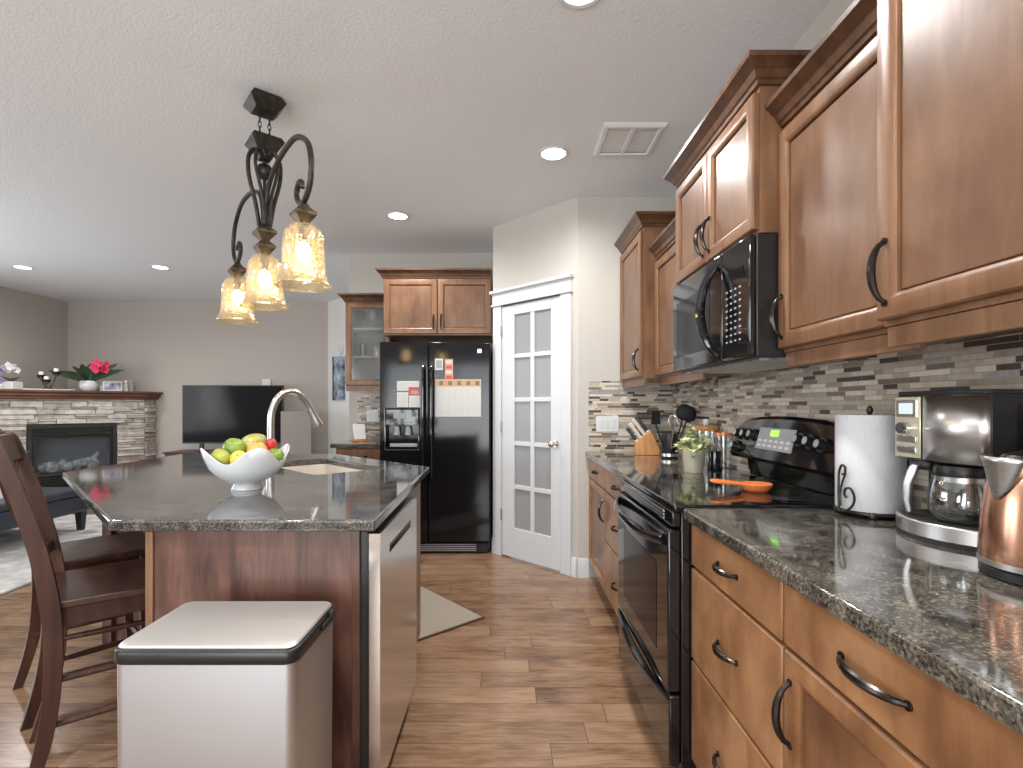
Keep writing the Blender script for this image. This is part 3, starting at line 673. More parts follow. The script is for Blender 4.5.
def sheet(name, label, cat, x0p, y0p, x1p, y1p, Y, m, th=.0012, group=None):
    (xa, za), (xb, zb) = at(x0p, y0p, Y), at(x1p, y1p, Y)
    t = tag(MB().box(0, xb - xa, -th, 0, zb - za, 0).build(name, m, loc=(xa, Y - .0006, za)), label, cat, group)
    return t, xb - xa, za - zb
def band(par, name, x0, x1, z0, z1, m): return MB().box(x0, x1, -.0019, -.0013, z0, z1).build(name, m, par)
t, sw, sh = sheet('wall_calendar', 'large white calendar sheet with a colourful top strip stuck on the fridge', 'calendar', 435.6, 379.4, 481, 416.6, FY, 'paper')
hd = band(t, 'header', .004, sw - .004, -.058, -.004, 'orange_print'); 
mb = MB()
for k in range(5): mb.box(.03 + k * .075, .062 + k * .075, -.0026, -.0020, -.048, -.014)
mb.build('picture', 'green_print', hd)
mb = MB()
for k in range(1, 7): mb.box(sw * k / 7 - .0008, sw * k / 7 + .0008, -.0017, -.0013, -sh + .004, -.066)
for k in range(1, 5): mb.box(.004, sw - .004, -.0017, -.0013, -.066 - (sh - .07) * k / 5, -.0645 - (sh - .07) * k / 5)
mb.build('grid_lines', 'wall', t)
t, sw, sh = sheet('flyer', 'narrow red and white flyer on the fridge above the calendar', 'flyer', 445, 359, 453, 379, FY, 'orange_print')
for k in range(4): band(t, 'print', .008, sw - .008, -.012 - k * .042 - .026, -.012 - k * .042, 'red_print' if k % 2 else 'paper')
t, sw, sh = sheet('note_card', 'small white photo card on the fridge beside the red flyer', 'card', 435, 358.6, 443, 370, FY, 'paper')
band(t, 'print', .010, sw - .010, -sh + .018, -.014, 'grey_print')
for i, (a, b, c, d, lab, m) in enumerate(((397, 381, 419.3, 390.8, 'wide white notice on the freezer door, topmost of the group above the dispenser', 'paper'), (408.5, 387, 419.6, 395, 'red and grey picture card on the freezer door in the middle of the notices', 'red_print'),
        (397, 392.2, 408.3, 407, 'white lined sheet on the freezer door, lower one nearer the glass cabinet', 'paper'), (409, 395.5, 419.8, 407, 'white lined sheet on the freezer door, lower one nearer the door handle', 'paper'))):
    t, sw, sh = sheet('paper_notice' if m == 'paper' else 'picture_card', lab, 'paper', a, b, c, d, FY - (.0014 if i == 1 else 0), m)
    if m == 'paper':
        mb = MB()
        for k in range(4): mb.box(.010, sw - .012 - .01 * (k % 2), -.0018, -.0013, -sh * (k + 1) / 5 - .002, -sh * (k + 1) / 5)
        mb.build('text_lines', 'grey_print', t)
    else: band(t, 'picture', sw * .25, sw - .006, -sh + .008, -sh * .45, 'grey_print')

# cabinet over the fridge
t = thing('wall_cabinet', 'brown two-door cabinet with crown moulding above the black refrigerator', 'cabinet', (-1.075, 4.453, 0))
W = .94; carcass(t, W, YB - .001 - 4.453, 1.85, 2.355, 'wood')
add_door(t, .004, W / 2 - .003, 1.862, 2.335, 'wood', 'L', .12, 1.965); add_door(t, W / 2 + .003, W - .004, 1.862, 2.335, 'wood', 'R', .12, 1.965)
crown(t, W, YB - .001 - 4.453, 2.355, 'wood', True, False)
# glass-front cabinet
GX = -1.497; GY = 4.745
t = thing('wall_cabinet', 'narrow brown wall cabinet with a frosted glass door beside the refrigerator', 'cabinet', (GX, GY, 0))
W = .415; carcass(t, W, YB - .001 - GY, 1.42, 2.205, 'wood', hollow=True)
add_door(t, .003, W - .003, 1.425, 2.19, 'wood', None, glass=True)
crown(t, W, YB - .001 - GY, 2.205, 'wood', True, False)
for z in (1.685, 1.945): MB().box(.0185, W - .0185, .02, YB - GY - .012, z, z + .016).build('shelf', 'cab_in', t)
MB().box(.002, W - .002, .004, .022, 1.372, 1.4195).build('light_rail', 'wood', t)
def glassware(name, label, cat, loc, prof, m, seg=20):
    return tag(MB().lathe(prof, seg, cap=True).build(name, m, loc=loc), label, cat)
plate = [(.001, 0), (.05, 0), (.085, .010), (.085, .013), (.05, .004), (.001, .004)]
for k in range(4): glassware('plate', 'white plate in the glass-front cabinet, bottom shelf pile', 'plate', (GX + .15, GY + .15, 1.4385 + .0135 * k), plate, 'porcelain')['group'] = 'plates on the bottom cabinet shelf'
glassware('bowl', 'white bowl on the bottom shelf of the glass-front cabinet', 'bowl', (GX + .30, GY + .15, 1.4385), [(.001, 0), (.03, 0), (.06, .05), (.064, .09), (.060, .09), (.055, .05), (.028, .006), (.001, .006)], 'porcelain')
mug = thing('mug', 'white mug on the middle shelf of the glass-front cabinet', 'mug', (GX + .27, GY + .10, 1.7015))
MB().lathe([(.001, 0), (.036, 0), (.040, .02), (.040, .09), (.036, .09), (.035, .01), (.001, .008)], 20).build('cup', 'porcelain', mug)
MB().tube(smooth([(.040, 0, .075), (.066, 0, .068), (.066, 0, .032), (.040, 0, .022)], 4), .005, 8).build('handle', 'porcelain', mug)
tumbler = [(.001, 0), (.030, 0), (.036, .13), (.033, .13), (.027, .008), (.001, .008)]
glassware('tumbler', 'tall grey tumbler on the middle shelf of the glass-front cabinet', 'glass', (GX + .12, GY + .15, 1.7015), tumbler, 'glass')
stemg = [(.001, 0), (.032, 0), (.030, .004), (.004, .010), (.004, .075), (.030, .10), (.036, .14), (.030, .18), (.028, .18), (.033, .14), (.027, .103), (.001, .085)]
glassware('wine_glass', 'wine glass on the top shelf of the glass-front cabinet, near its left side', 'glass', (GX + .10, GY + .15, 1.9615), stemg, 'glass')
glassware('goblet', 'white goblet on the top shelf of the glass-front cabinet, in the middle', 'goblet', (GX + .22, GY + .12, 1.9615), stemg, 'porcelain')
# small base cabinet and counter beside the fridge
t = thing('base_cabinet', 'small brown drawer cabinet between the hall and the refrigerator', 'cabinet', (-1.485, 4.44, 0))
W = .42; carcass(t, W, YB - .001 - 4.44, 0, .872, 'wood', toe=.10)
add_drawer(t, .003, W - .003, .735, .862, 'wood', .12); add_door(t, .003, W - .003, .115, .725, 'wood', 'R', .12, .60)
counter('stone_countertop', 'short dark granite countertop squeezed beside the refrigerator', [(-1.525, 4.40), (-1.0625, 4.40), (-1.0625, YB - .0095), (-1.525, YB - .0095)], .8725, .91, 'granite')
t = thing('outlet_plate', 'white double outlet plate on the mosaic beside the refrigerator', 'outlet', (-1.325, YB - .0095, 1.14))
MB().box(-.058, .058, -.006, -.0002, -.058, .058).build('cover', 'plastic', t, bevel=.002)
for x in (-.026, .026): MB().box(x - .016, x + .016, -.0085, -.0062, -.034, .034).build('socket', 'trim', t)
t = thing('wooden_stand', 'small pale wooden stand with a slanted white front on the short counter', 'stand', (-1.37, 4.74, .9105), .5)
MB().prism([(-.06, -.05), (.06, -.05), (.06, .05), (-.06, .05)], 0, .014).build('base', 'beech', t, bevel=.003)
MB().box(-.055, .055, -.006, .006, 0, .155, Matrix.Translation((0, -.035, .0165)) @ Matrix.Rotation(-.45, 4, 'X')).build('front_board', 'paper', t, bevel=.003)
MB().box(-.050, .050, .028, .040, .0145, .12).build('back_board', 'beech', t, bevel=.003)

# picture and dial on the hallway wall (45 degrees)
def hall(s_, z): return (-2.595 + .7071 * s_ - .0004, 7.41 - .7071 * s_ - .0004, z)
HR = -PI / 4
t = thing('picture', 'narrow blue canvas picture with a dark edge on the white hallway wall', 'picture', hall(.245, 1.62), HR)
MB().box(0, .27, -.035, 0, -.30, .305).build('canvas', 'art', t); MB().box(-.028, -.0005, -.040, 0, -.305, .31).build('frame', 'matte', t)
t = thing('wall_dial', 'small round white dial on the hallway wall above the blue picture', 'dial', hall(.405, 2.02), HR)
MB().cyl((0, -.001, 0), (0, -.030, 0), .075, .068, 28).build('case', 'plastic', t, bevel=.004); MB().cyl((0, -.0302, 0), (0, -.032, 0), .052, seg=28).build('face', 'paper', t)

# ------------------------------------------------------------------ island
IP = [(-.378, 1.46), (-1.136, 1.46), (-2.19, 2.52), (-2.21, 3.50), (-1.18, 3.50), (-.415, 2.735)]
U = Vector((.7071, .7071)); V = Vector((.7071, -.7071)); FB = Vector((-1.205, 2.61))
sc = FB + U * .265
def sk(u, v): q = sc + U * u + V * v; return (q.x, q.y)
def rrect(hu, hv, r, n=4):
    out = []
    for su, sv, a0 in ((1, 1, 0), (-1, 1, PI / 2), (-1, -1, PI), (1, -1, 3 * PI / 2)):
        for k in range(n + 1):
            a = a0 + PI / 2 * k / n; out.append((su * (hu - r) + r * math.cos(a), sv * (hv - r) + r * math.sin(a)))
    return out
hole = [sk(u, v) for u, v in rrect(.19, .355, .05)]
counter('island_countertop', 'wide granite island countertop with angled corners holding the fruit bowl', IP, .876, .91, 'granite_i', hole)
t = thing('kitchen_island', 'dark reddish brown island base behind the trash can and under the granite top', 'island', (0, 0, 0))
BP = [(-1.05, 1.49), (-.425, 1.49), (-.425, 1.497)]
def panel(name, p, q, th, z0, z1, m='wood_panel'):
    p, q = Vector(p), Vector(q); d = (q - p).normalized(); n = Vector((-d.y, d.x)) * th
    return MB().prism([tuple(p), tuple(q), tuple(q + n), tuple(p + n)], z0, z1).build(name, m, t, bevel=.0015)
panel('end_panel', (-1.028, 1.49), (-.452, 1.49), .018, 0, .875)
panel('corner_post', (-1.05, 1.484), (-1.0285, 1.484), .05, 0, .871, 'wood')
panel('corner_post', (-.4515, 1.484), (-.428, 1.484), .05, 0, .875)
panel('side_panel', (-1.05, 2.69), (-1.05, 1.536), -.018, 0, .875)
panel('knee_panel', (-2.06, 2.69), (-1.052, 2.69), .018, 0, .875)
panel('corner_post', (-2.11, 2.665), (-2.062, 2.665), .05, 0, .875)
panel('side_panel', (-2.10, 3.43), (-2.10, 2.72), .018, 0, .875)
panel('back_panel', (-1.17, 3.43), (-2.08, 3.43), .018, 0, .875)
panel('filler_panel', (-.434, 2.094), (-.434, 2.556), .018, .10, .875, 'wood')
panel('toe_kick', (-.47, 2.094), (-.47, 2.56), .018, 0, .099, 'gap')
dF = Vector((-.436, 2.575)); dE = Vector((-1.17, 3.30)); dd = (dE - dF).normalized(); Lf = (dE - dF).length
panel('face_frame', dF, dE, .018, .10, .875, 'wood'); 
nin = Vector((-.7071, -.7071)) * .06
panel('toe_kick', dF + nin, dE + nin, .018, 0, .099, 'gap')
ang = math.atan2(dd.y, dd.x)
for k in range(2):   # sink-front doors, seen only from the fridge side
    p0 = dF + dd * (Lf * k / 2)
    mbd = MB().ringframe(.01, Lf / 2 - .01, .12, .85, FRAME); dob = mbd.build('door', 'wood', t); dob.location = (dE.x - dd.x * Lf * k / 2 , dE.y - dd.y * Lf * k / 2, 0)
    dob.location = dob.location + Vector((.7071, .7071, 0)) * .001; dob.rotation_euler = (0, 0, ang + PI)
    MB().box(.06, Lf / 2 - .06, -.0095, -.001, .17, .80).build('panel', 'wood', dob)
    h = MB(); pull(h, (Lf / 2 - .04 if k == 0 else .04, -.023, .70), .12, 'z'); h.build('handle', 'bronze', dob)
# sink
mb = MB(); rs = []
for hu, hv, r, z in ((.205, .370, .055, .8755), (.192, .357, .052, .8755), (.186, .351, .05, .86), (.176, .341, .05, .70), (.15, .315, .05, .685), (.02, .02, .012, .682)):
    rs.append([(*sk(u, v), z) for u, v in rrect(hu, hv, r)])
mb.rings(rs, cap=False)
rs = [[(*sk(u, v), z) for u, v in rrect(hu, hv, r)] for hu, hv, r, z in ((.205, .370, .055, .8745), (.195, .360, .052, .855), (.19, .355, .05, .69), (.16, .325, .05, .672), (.02, .02, .012, .670))]
mb.rings(rs, cap=False)
sink = thing('kitchen_sink', 'almond undermount sink set in the island countertop below the faucet', 'sink', (0, 0, 0))
mb.build('basin', 'sink', sink); MB().prism([sk(-.182, .155), sk(.182, .155), sk(.182, .180), sk(-.182, .180)], .69, .850).build('divider', 'sink', sink, bevel=.008, seg=3); MB().lathe([(.001, .003), (.034, .003), (.036, 0), (.001, -.001)], 24, (*sk(0, 0), .684)).build('drain', 'chrome', sink)
# faucet
t = thing('kitchen_faucet', 'brushed nickel gooseneck faucet rising behind the fruit bowl', 'faucet', (FB.x, FB.y, .9105), PI / 4)
mb = MB(); mb.lathe([(.001, 0), (.030, 0), (.030, .006), (.024, .012), (.022, .10), (.0205, .13), (.016, .15), (.001, .15)], 28); mb.build('body', 'nickel', t)
pts = smooth([(0, 0, .14), (0, 0, .24), (.006, 0, .30), (.035, 0, .365), (.085, 0, .398), (.135, 0, .392), (.180, 0, .352), (.205, 0, .31)], 6)
MB().tube(pts, .0175, 14).build('spout', 'nickel', t)
mb = MB(); mb.tube([(.203, 0, .313), (.212, 0, .296), (.232, 0, .256), (.246, 0, .228), (.250, 0, .220)], [.0185, .0200, .0225, .0290, .0285], 16); hd = mb.build('spray_head', 'nickel', t)
MB().tube([(.212, -.002, .272), (.224, -.002, .246)], .006, 8).build('spray_button', 'satin', hd)
mb = MB(); mb.cyl((0, 0, .085), (0, .030, .085), .012); mb.tube([(0, .030, .085), (-.01, .045, .10), (-.02, .060, .155)], [.011, .008, .006], 10); mb.build('lever', 'nickel', t)
# dishwasher: faces +X
t = thing('dishwasher', 'stainless steel dishwasher built into the end of the island beside the trash can', 'dishwasher', (-.407, 1.4935, 0), PI / 2)
W = .598
MB().box(0, W, .003, .56, .10, .868).build('tub', 'satin', t)
MB().box(.004, W - .004, .06, .5, 0.0, .099).build('toe_kick', 'gap', t)
mb = MB()   # door with a pocket handle slot
za, zb_, xa, xb = .772, .800, .12, W - .13
for (a, b, c, d) in ((0, xa, .115, .862), (xb, W, .115, .862), (xa, xb, .115, za), (xa, xb, zb_, .862)): mb.box(a, b, -.036, -.004, c, d)
mb.box(xa, xb, -.012, -.004, za, zb_); bmesh.ops.remove_doubles(mb.b, verts=mb.b.verts, dist=1e-5)
d = mb.build('door', 'steel_dw', t)
MB().box(xa + .002, xb - .002, -.0345, -.013, zb_ - .012, zb_ - .001).build('pocket_handle', 'satin', d)
MB().box(0.002, W - .002, -.004, .0025, .115, .862).build('gasket', 'satin', d)

# trash can
t = thing('trash_can', 'rectangular brushed steel trash can with black rim in front of the island', 'trash can', (-.674, 1.268, 0))
def rr(hx, hy, r, n=6): return rrect(hx, hy, r, n)
mb = MB(); mb.rings([[(x, y, z) for x, y in rr(hx, hy, .026)] for hx, hy, z in ((.196, .128, .0205), (.200, .132, .04), (.203, .135, .64), (.203, .135, .662))]); mb.build('body', 'can_steel', t, angle=50)
mb = MB(); mb.rings([[(x, y, z) for x, y in rr(hx, hy, .026)] for hx, hy, z in ((.200, .132, 0), (.200, .132, .020))]); mb.build('base', 'matte', t)
mb = MB(); mb.rings([[(x, y, z) for x, y in rr(hx, hy, .028)] for hx, hy, z in ((.205, .137, .6625), (.207, .139, .665), (.207, .139, .690), (.204, .136, .694), (.200, .132, .6945))]); mb.build('rim', 'satin', t, angle=50)
mb = MB(); mb.rings([[(x, y, z) for x, y in rr(hx, hy, .025)] for hx, hy, z in ((.200, .132, .695), (.201, .133, .698), (.198, .130, .702), (.190, .122, .703))]); mb.build('lid', 'steel_lid', t, angle=40)
mb = MB(); mb.box(.2072, .213, .02, .085, .668, .684); mb.box(.2072, .219, .070, .085, .680, .700); mb.build('lid_latch', 'matte', t, bevel=.002)
MB().box(-.05, .05, -.165, -.130, .004, .016).build('pedal', 'steel', t, bevel=.003)

# ------------------------------------------------------------------ fruit bowl and fruit
bc = Vector((-1.02, 2.005, .9105))
t = thing('fruit_bowl', 'white porcelain bowl with a wavy rim standing on the island, full of fruit', 'bowl', bc)
RO = .73
def wob(v, a, r, z):
    k = max(0, (z - .03) / .135); f = math.cos(4 * (a - RO))
    rr_ = r * (1 + .10 * k * f); return Vector((rr_ * math.cos(a), rr_ * math.sin(a), z + .046 * k * k * f))
prof = [(.001, .012), (.045, .012), (.052, .0), (.058, .0), (.060, .004), (.050, .020), (.060, .026), (.104, .046), (.134, .076), (.150, .108), (.157, .132), (.154, .134), (.146, .109), (.130, .079), (.100, .051), (.05, .034), (.001, .030)]
MB().lathe([(r * .94, z * 1.04) for r, z in prof], 64, wob=wob, cap=False).build('bowl', 'porcelain', t, angle=60)
def fruit(name, label, m, dx, dy, dz, r, sx=1, sy=1, sz=1, rot=(0, 0, 0), stem=True, cat='fruit'):
    f = thing(name, label, cat, bc + Vector((dx, dy, dz)))
    f.rotation_euler = rot
    b = MB(); prof = []
    for i in range(15):
        a = PI * i / 14; rr_ = r * math.sin(a); z = -r * math.cos(a)
        z -= .12 * r * math.exp(-(rr_ / (r * .3)) ** 2) * (1 if z > 0 else -1); prof.append((max(rr_, 1e-4), z))
    b.lathe(prof, 24, mtx=Matrix.Diagonal((sx, sy, sz, 1))); b.build('skin', m, f, angle=180)
    if stem: MB().tube([(0, 0, r * sz * .84), (.001, 0, r * sz * 1.05)], [.002, .0025], 6).build('stem', 'stem', f)
fruit('mango', 'large yellow-green mango lying on top of the fruit pile', 'mango', 0.009, 0.038, 0.176, .038, 1, 1, 1.4, (0, 1.35, .45))
fruit('mango', 'speckled green mango near the middle of the fruit pile', 'greenf', -0.040, -0.015, 0.160, .037, 1.05, 1, 1.2, (.5, -.9, .3))
fruit('pear', 'yellow-green pear at the left side of the bowl', 'pear', -0.063, -0.071, 0.127, .035, 1, 1, 1.12, (.3, -.8, .2))
fruit('lemon', 'pale yellow lemon showing above the bowl rim in front', 'lemon', 0.013, -0.083, 0.126, .031, 1, 1, 1.1, (1.0, .4, 0))
fruit('orange', 'orange behind the front peak of the bowl', 'orangef', 0.048, -0.015, 0.150, .037)
fruit('apple', 'red apple tucked between the mango and the green apple', 'redf', 0.068, 0.055, 0.164, .029, .8, .8, 1.15, (.2, .3, 0))
fruit('apple', 'bright green apple at the right side of the bowl', 'greenf', 0.106, 0.007, 0.128, .033, 1.05, 1, .92, (.2, .1, 0))
fruit('mango', 'yellow mango at the back of the bowl beneath the top one', 'pear', -0.056, 0.055, 0.140, .034, 1, 1, 1.3, (0, 1.2, 1.2))
fruit('orange', 'orange at the bottom of the bowl beside the red apple', 'orangef', 0.039, 0.096, 0.122, .033)

# ------------------------------------------------------------------ counter stools
def build_stool(label, loc, rz):
    t = thing('counter_stool', label, 'stool', loc, rz, 'dark wooden stools at the island')
    # saddle seat
    nx, ny = 10, 8; top = []; bot = []
    mb = MB(); grid = []
    for j in range(ny + 1):
        y = -.19 + .40 * j / ny; hw = .195 + .025 * j / ny; row = []
        for i in range(nx + 1):
            s_ = -1 + 2 * i / nx; dip = .012 * (1 - s_ * s_) * (1 - (j / ny) ** 3)
            row.append((s_ * hw, y, .612 - dip))
        grid.append(row)
    up = [[mb.b.verts.new(c) for c in r] for r in grid]; dn = [[mb.b.verts.new((c[0], c[1], .585)) for c in r] for r in grid]
    for j in range(ny):
        for i in range(nx):
            mb.b.faces.new([up[j][i], up[j][i + 1], up[j + 1][i + 1], up[j + 1][i]]); mb.b.faces.new([dn[j][i], dn[j + 1][i], dn[j + 1][i + 1], dn[j][i + 1]])
    for j in range(ny):
        mb.b.faces.new([up[j][0], up[j + 1][0], dn[j + 1][0], dn[j][0]]); mb.b.faces.new([up[j][nx], dn[j][nx], dn[j + 1][nx], up[j + 1][nx]])
    for i in range(nx):
        mb.b.faces.new([up[0][i], dn[0][i], dn[0][i + 1], up[0][i + 1]]); mb.b.faces.new([up[ny][i], up[ny][i + 1], dn[ny][i + 1], dn[ny][i]])
    mb.build('seat', 'wood_dark', t, bevel=.006)
    mb = MB()
    mb.box(-.180, .180, .150, .172, .525, .5845); mb.box(-.165, .165, -.172, -.150, .525, .5845)
    mb.box(-.186, -.164, -.150, .150, .525, .5845); mb.box(.164, .186, -.150, .150, .525, .5845)
    mb.build('apron', 'wood_dark', t)
    prof = [(0, -.046, .034), (.10, -.018, .038), (.2, .004, .042), (.31, .018, .045), (.47, .024, .048), (.60, .016, .050), (.72, -.001, .048), (.82, -.022, .046), (.95, -.056, .044), (1.08, -.096, .042), (1.125, -.110, .038), (1.14, -.115, .024)]
    def spine(z):
        for a, b in zip(prof, prof[1:]):
            if a[0] <= z <= b[0]:
                f = (z - a[0]) / (b[0] - a[0]); return -.19 + a[1] + f * (b[1] - a[1])
    P = smooth([(0, y, z) for z, y, wd in prof], 4); Wd = smooth([(wd, 0, z) for z, y, wd in prof], 4)
    for sx in (-1, 1):
        rs = []
        for p, wv in zip(P, Wd):
            x = sx * (.200 + .012 * max(0, (.5 - p.z))); h = wv.x / 2
            rs.append([(x - .014, -.19 + p.y - h, p.z), (x + .014, -.19 + p.y - h, p.z), (x + .014, -.19 + p.y + h, p.z), (x - .014, -.19 + p.y + h, p.z)])
        MB().rings(rs).build('rear_leg', 'wood_dark', t, bevel=.004)
        mb = MB(); mb.rings([[(sx * .175 + a * k, .150 + b * k + (.02 if z < .1 else 0), z) for a, b in ((-1, -1), (1, -1), (1, 1), (-1, 1))] for z, k in ((0, .013), (.3, .018), (.5845, .021))]); mb.build('front_leg', 'wood_dark', t, bevel=.003)
    # top rail, bowed backwards
    def rail(z0, z1, bow, th, name):
        rs = []
        for i in range(11):
            s_ = -1 + 2 * i / 10; x = s_ * .187; b = -bow * (1 - s_ * s_)
            y0, y1 = spine(z0) + b, spine(z1) + b
            rs.append([(x, y0 - th, z0), (x, y0 + th, z0), (x, y1 + th, z1), (x, y1 - th, z1)])
        MB().rings(rs).build(name, 'wood_dark', t, bevel=.003)
    rail(1.045, 1.135, .028, .012, 'top_rail'); rail(.70, .735, .020, .010, 'lower_rail')
    for sx in (-1, 1):   # crossing curved slats
        rs = []
        for i in range(13):
            f = i / 12; z = .735 + (1.045 - .735) * f; x = sx * (-.165 + .33 * f); y = spine(z) - .030 * math.sin(PI * f) - .006 * (1 if sx > 0 else -1) - .012
            rs.append([(x - .017, y - .005, z), (x + .017, y - .005, z), (x + .017, y + .005, z), (x - .017, y + .005, z)])
        MB().rings(rs).build('cross_slat', 'wood_dark', t)
    for (x0, y0, z0, x1, y1, z1) in ((-.19, -.19, .22, -.175, .155, .22), (.19, -.19, .22, .175, .155, .22), (-.19, -.19, .36, -.175, .155, .36), (.19, -.19, .36, .175, .155, .36), (-.175, .155, .18, .175, .155, .18)):
        a, b = Vector((x0, y0, z0)), Vector((x1, y1, z1)); d_ = (b - a).normalized()
        MB().tube([a + d_ * .012, a.lerp(b, .5), b - d_ * .012], [.009, .0125, .009], 10).build('stretcher', 'wood_dark', t)
    return t
build_stool('dark wooden counter stool nearest the camera, at the chamfered island corner', (-1.432, 1.880, 0), math.radians(-51))
build_stool('dark wooden counter stool behind the front one, further along the island', (-1.835, 2.275, 0), math.radians(-43))

# ------------------------------------------------------------------ floor mat
t = thing('floor_mat', 'beige woven kitchen mat on the hardwood beside the island', 'mat', (-.130, 2.975, 0), math.radians(131))
MB().box(0.012, .78, 0.012, .488, 0.0005, .012).build('weave', 'mat', t, bevel=.003)
mb = MB(); mb.box(0, .012, 0, .5, .0005, .010); mb.box(.78, .792, 0, .5, .0005, .010); mb.box(.012, .78, 0, .012, .0005, .010); mb.box(.012, .78, .488, .5, .0005, .010); mb.build('binding', 'mat_edge', t)

# ------------------------------------------------------------------ pendant
PC = Vector((-1.185, 2.50, CZ)); PR = math.radians(-50)
t = thing('pendant_light', 'three-light wrought iron pendant with amber glass bell shades over the island', 'lamp', PC, PR)   # local x runs towards the camera side
def sq(h, z, k=1): return [(-h, -h * k, z), (h, -h * k, z), (h, h * k, z), (-h, h * k, z)]
MB().rings([sq(.060, -.0005), sq(.078, -.032), sq(.078, -.040), sq(.050, -.076), sq(.02, -.082)]).build('canopy', 'iron', t, bevel=.002)
for dy in (-.022, .022):
    mb = MB(); z = -.078
    for k in range(6):
        ax = k % 2; pts = []
        for q in range(10):
            a = 2 * PI * q / 10; u, v_ = .0075 * math.cos(a), .016 * math.sin(a); pts.append((u if ax else 0, dy + (0 if ax else u), z - .012 + v_))
        mb.tube(pts, .0022, 6, loop=True); z -= .0235
    mb.build('chain', 'iron', t)
MB().rings([sq(.02, -.196), sq(.062, -.202), sq(.074, -.224), sq(.072, -.230), sq(.040, -.275), sq(.026, -.306), sq(.012, -.312)]).build('hub', 'iron', t, bevel=.002)
mb = MB(); mb.cyl((0, 0, -.30), (0, 0, -.63), .008, seg=12); mb.sphere((0, 0, -.362), .040); mb.build('stem', 'iron', t)
def arm(pts, r=.0115): return MB().tube(smooth(pts, 6), r, 10).build('arm', 'iron', t)
for sx in (1, -1):
    arm([(sx * v_, 0, z - CZ) for v_, z in ((0.018, 2.110), (0.030, 2.210), (0.090, 2.300), (0.250, 2.355), (0.455, 2.360), (0.600, 2.290), (0.652, 2.195), (0.635, 2.105), (0.565, 2.060), (0.500, 2.080), (0.478, 2.122), (0.508, 2.155), (0.542, 2.145), (0.546, 2.122))])
for sy in (1, -1):
    arm([(0, sy * v_, z - CZ) for v_, z in ((.024, 2.11), (.042, 2.22), (.070, 2.34), (.072, 2.43), (.045, 2.475), (.012, 2.45))], .010)
    arm([(.04, sy * v_, z - CZ) for v_, z in ((.012, 2.11), (.02, 2.24), (.050, 2.38), (.045, 2.45), (.020, 2.47), (.005, 2.44))], .008)
def dbl(x, zc, h, w_): return MB().rings([sq(.012, zc + h), sq(.022, zc + h * .55), sq(w_, zc + h * .1), sq(w_, zc - h * .1), sq(.022, zc - h * .7), sq(.016, zc - h)])
for x in (-.56, 0, .56):
    zt_ = 1.966
    if x == 0:
        o = dbl(x, 2.080 - CZ, .048, .046).build('finial_block', 'gold_iron', t, bevel=.001)
    ft = dbl(x, zt_ + .044 - CZ, .046, .042).build('shade_fitter', 'gold_iron', t, bevel=.001); ft.location = (x, 0, 0)
    s0 = [(.028, .248), (.050, .243), (.068, .224), (.076, .198), (.078, .15), (.080, .095), (.086, .05), (.099, .015), (.110, 0)]
    sh = MB().lathe(s0, 40, cap=False, wob=lambda v_, a, r, z: Vector((v_.x * (1 + .012 * math.cos(6 * a)), v_.y * (1 + .012 * math.cos(6 * a)), v_.z))).build('shade', 'shade', t, angle=180, solid=.004); sh.location = (x, 0, zt_ - .248 - CZ)
    sk_ = MB().cyl((0, 0, .243), (0, 0, .185), .019).build('socket', 'iron', sh)
    MB().sphere((0, 0, .140), .030, 1, 1, 1.35).build('bulb', 'bulb', sh)
    wp = PC + Vector((x * math.cos(PR), x * math.sin(PR), zt_ - .15 - CZ))
    l = bpy.data.lights.new('pendant_glow', 'POINT'); l.energy = 1.6; l.color = (1, .86, .66); l.shadow_soft_size = .05
    lo = bpy.data.objects.new('pendant_glow', l); C.objects.link(lo); lo.location = wp

# ------------------------------------------------------------------ ceiling lamps and vent
def downlight(label, x, y, e=70):
    t = thing('recessed_light', label, 'ceiling light', (x, y, CZ))
    MB().lathe([(.070, -.0005), (.090, -.0005), (.090, -.005), (.085, -.008), (.072, -.006)], 40, cap=False).build('trim_ring', 'trim', t)
    MB().lathe([(.001, -.003), (.0715, -.003), (.0715, -.001), (.001, -.001)], 40).build('lens', 'lamp_disc', t)
    l = bpy.data.lights.new('downlight_glow', 'SPOT'); l.energy = e; l.spot_size = 3.0; l.spot_blend = .9; l.shadow_soft_size = .07; l.color = (1, .985, .965)
    o = bpy.data.objects.new('downlight_glow', l); C.objects.link(o); o.location = (x, y, CZ - .03)
downlight('recessed ceiling light beside the ceiling vent', .275, 3.05)
downlight('recessed ceiling light in front of the fridge cabinet', -.865, 4.05)
downlight('recessed ceiling light at the very top edge of the photo', .265, 1.845)
downlight('added recessed fill light over the aisle, out of view', .25, .45)  # this and the next two are extra unseen fixtures, added as fill light
downlight('added recessed fill light over the trash can side of the island, out of view', -1.1, .55)
downlight('added recessed fill light between the stools and the living room, out of view', -2.7, 1.35)
downlight('recessed ceiling light in the living room above the fireplace', -5.25, 5.55)
downlight('recessed ceiling light in the living room between the fireplace and pendant', -3.76, 5.55)
t = thing('ceiling_vent', 'square white ceiling vent cover with two grey panels', 'vent', (.682, 2.885, CZ))
MB().ringframe(-.17, .17, -.17, .17, [(0, .0005), (0, .008), (.012, .020), (.030, .020), (.036, .012)]).build('frame', 'plastic', t).rotation_euler = (PI / 2, 0, 0)
mb = MB(); mb.box(-.013, .013, -.134, .134, -.019, -.001); mb.build('divider', 'plastic', t, bevel=.004)
for sx in (-1, 1):
    mb = MB()
    a, b = sorted((sx * .0132, sx * .136))
    for k in range(16): mb.box(a, b, -.134 + k * .0168, -.122 + k * .0168, -.010, -.004)
    mb.build('grille', 'plastic', t)

# ------------------------------------------------------------------ things on the right-hand counters
Z = .9105
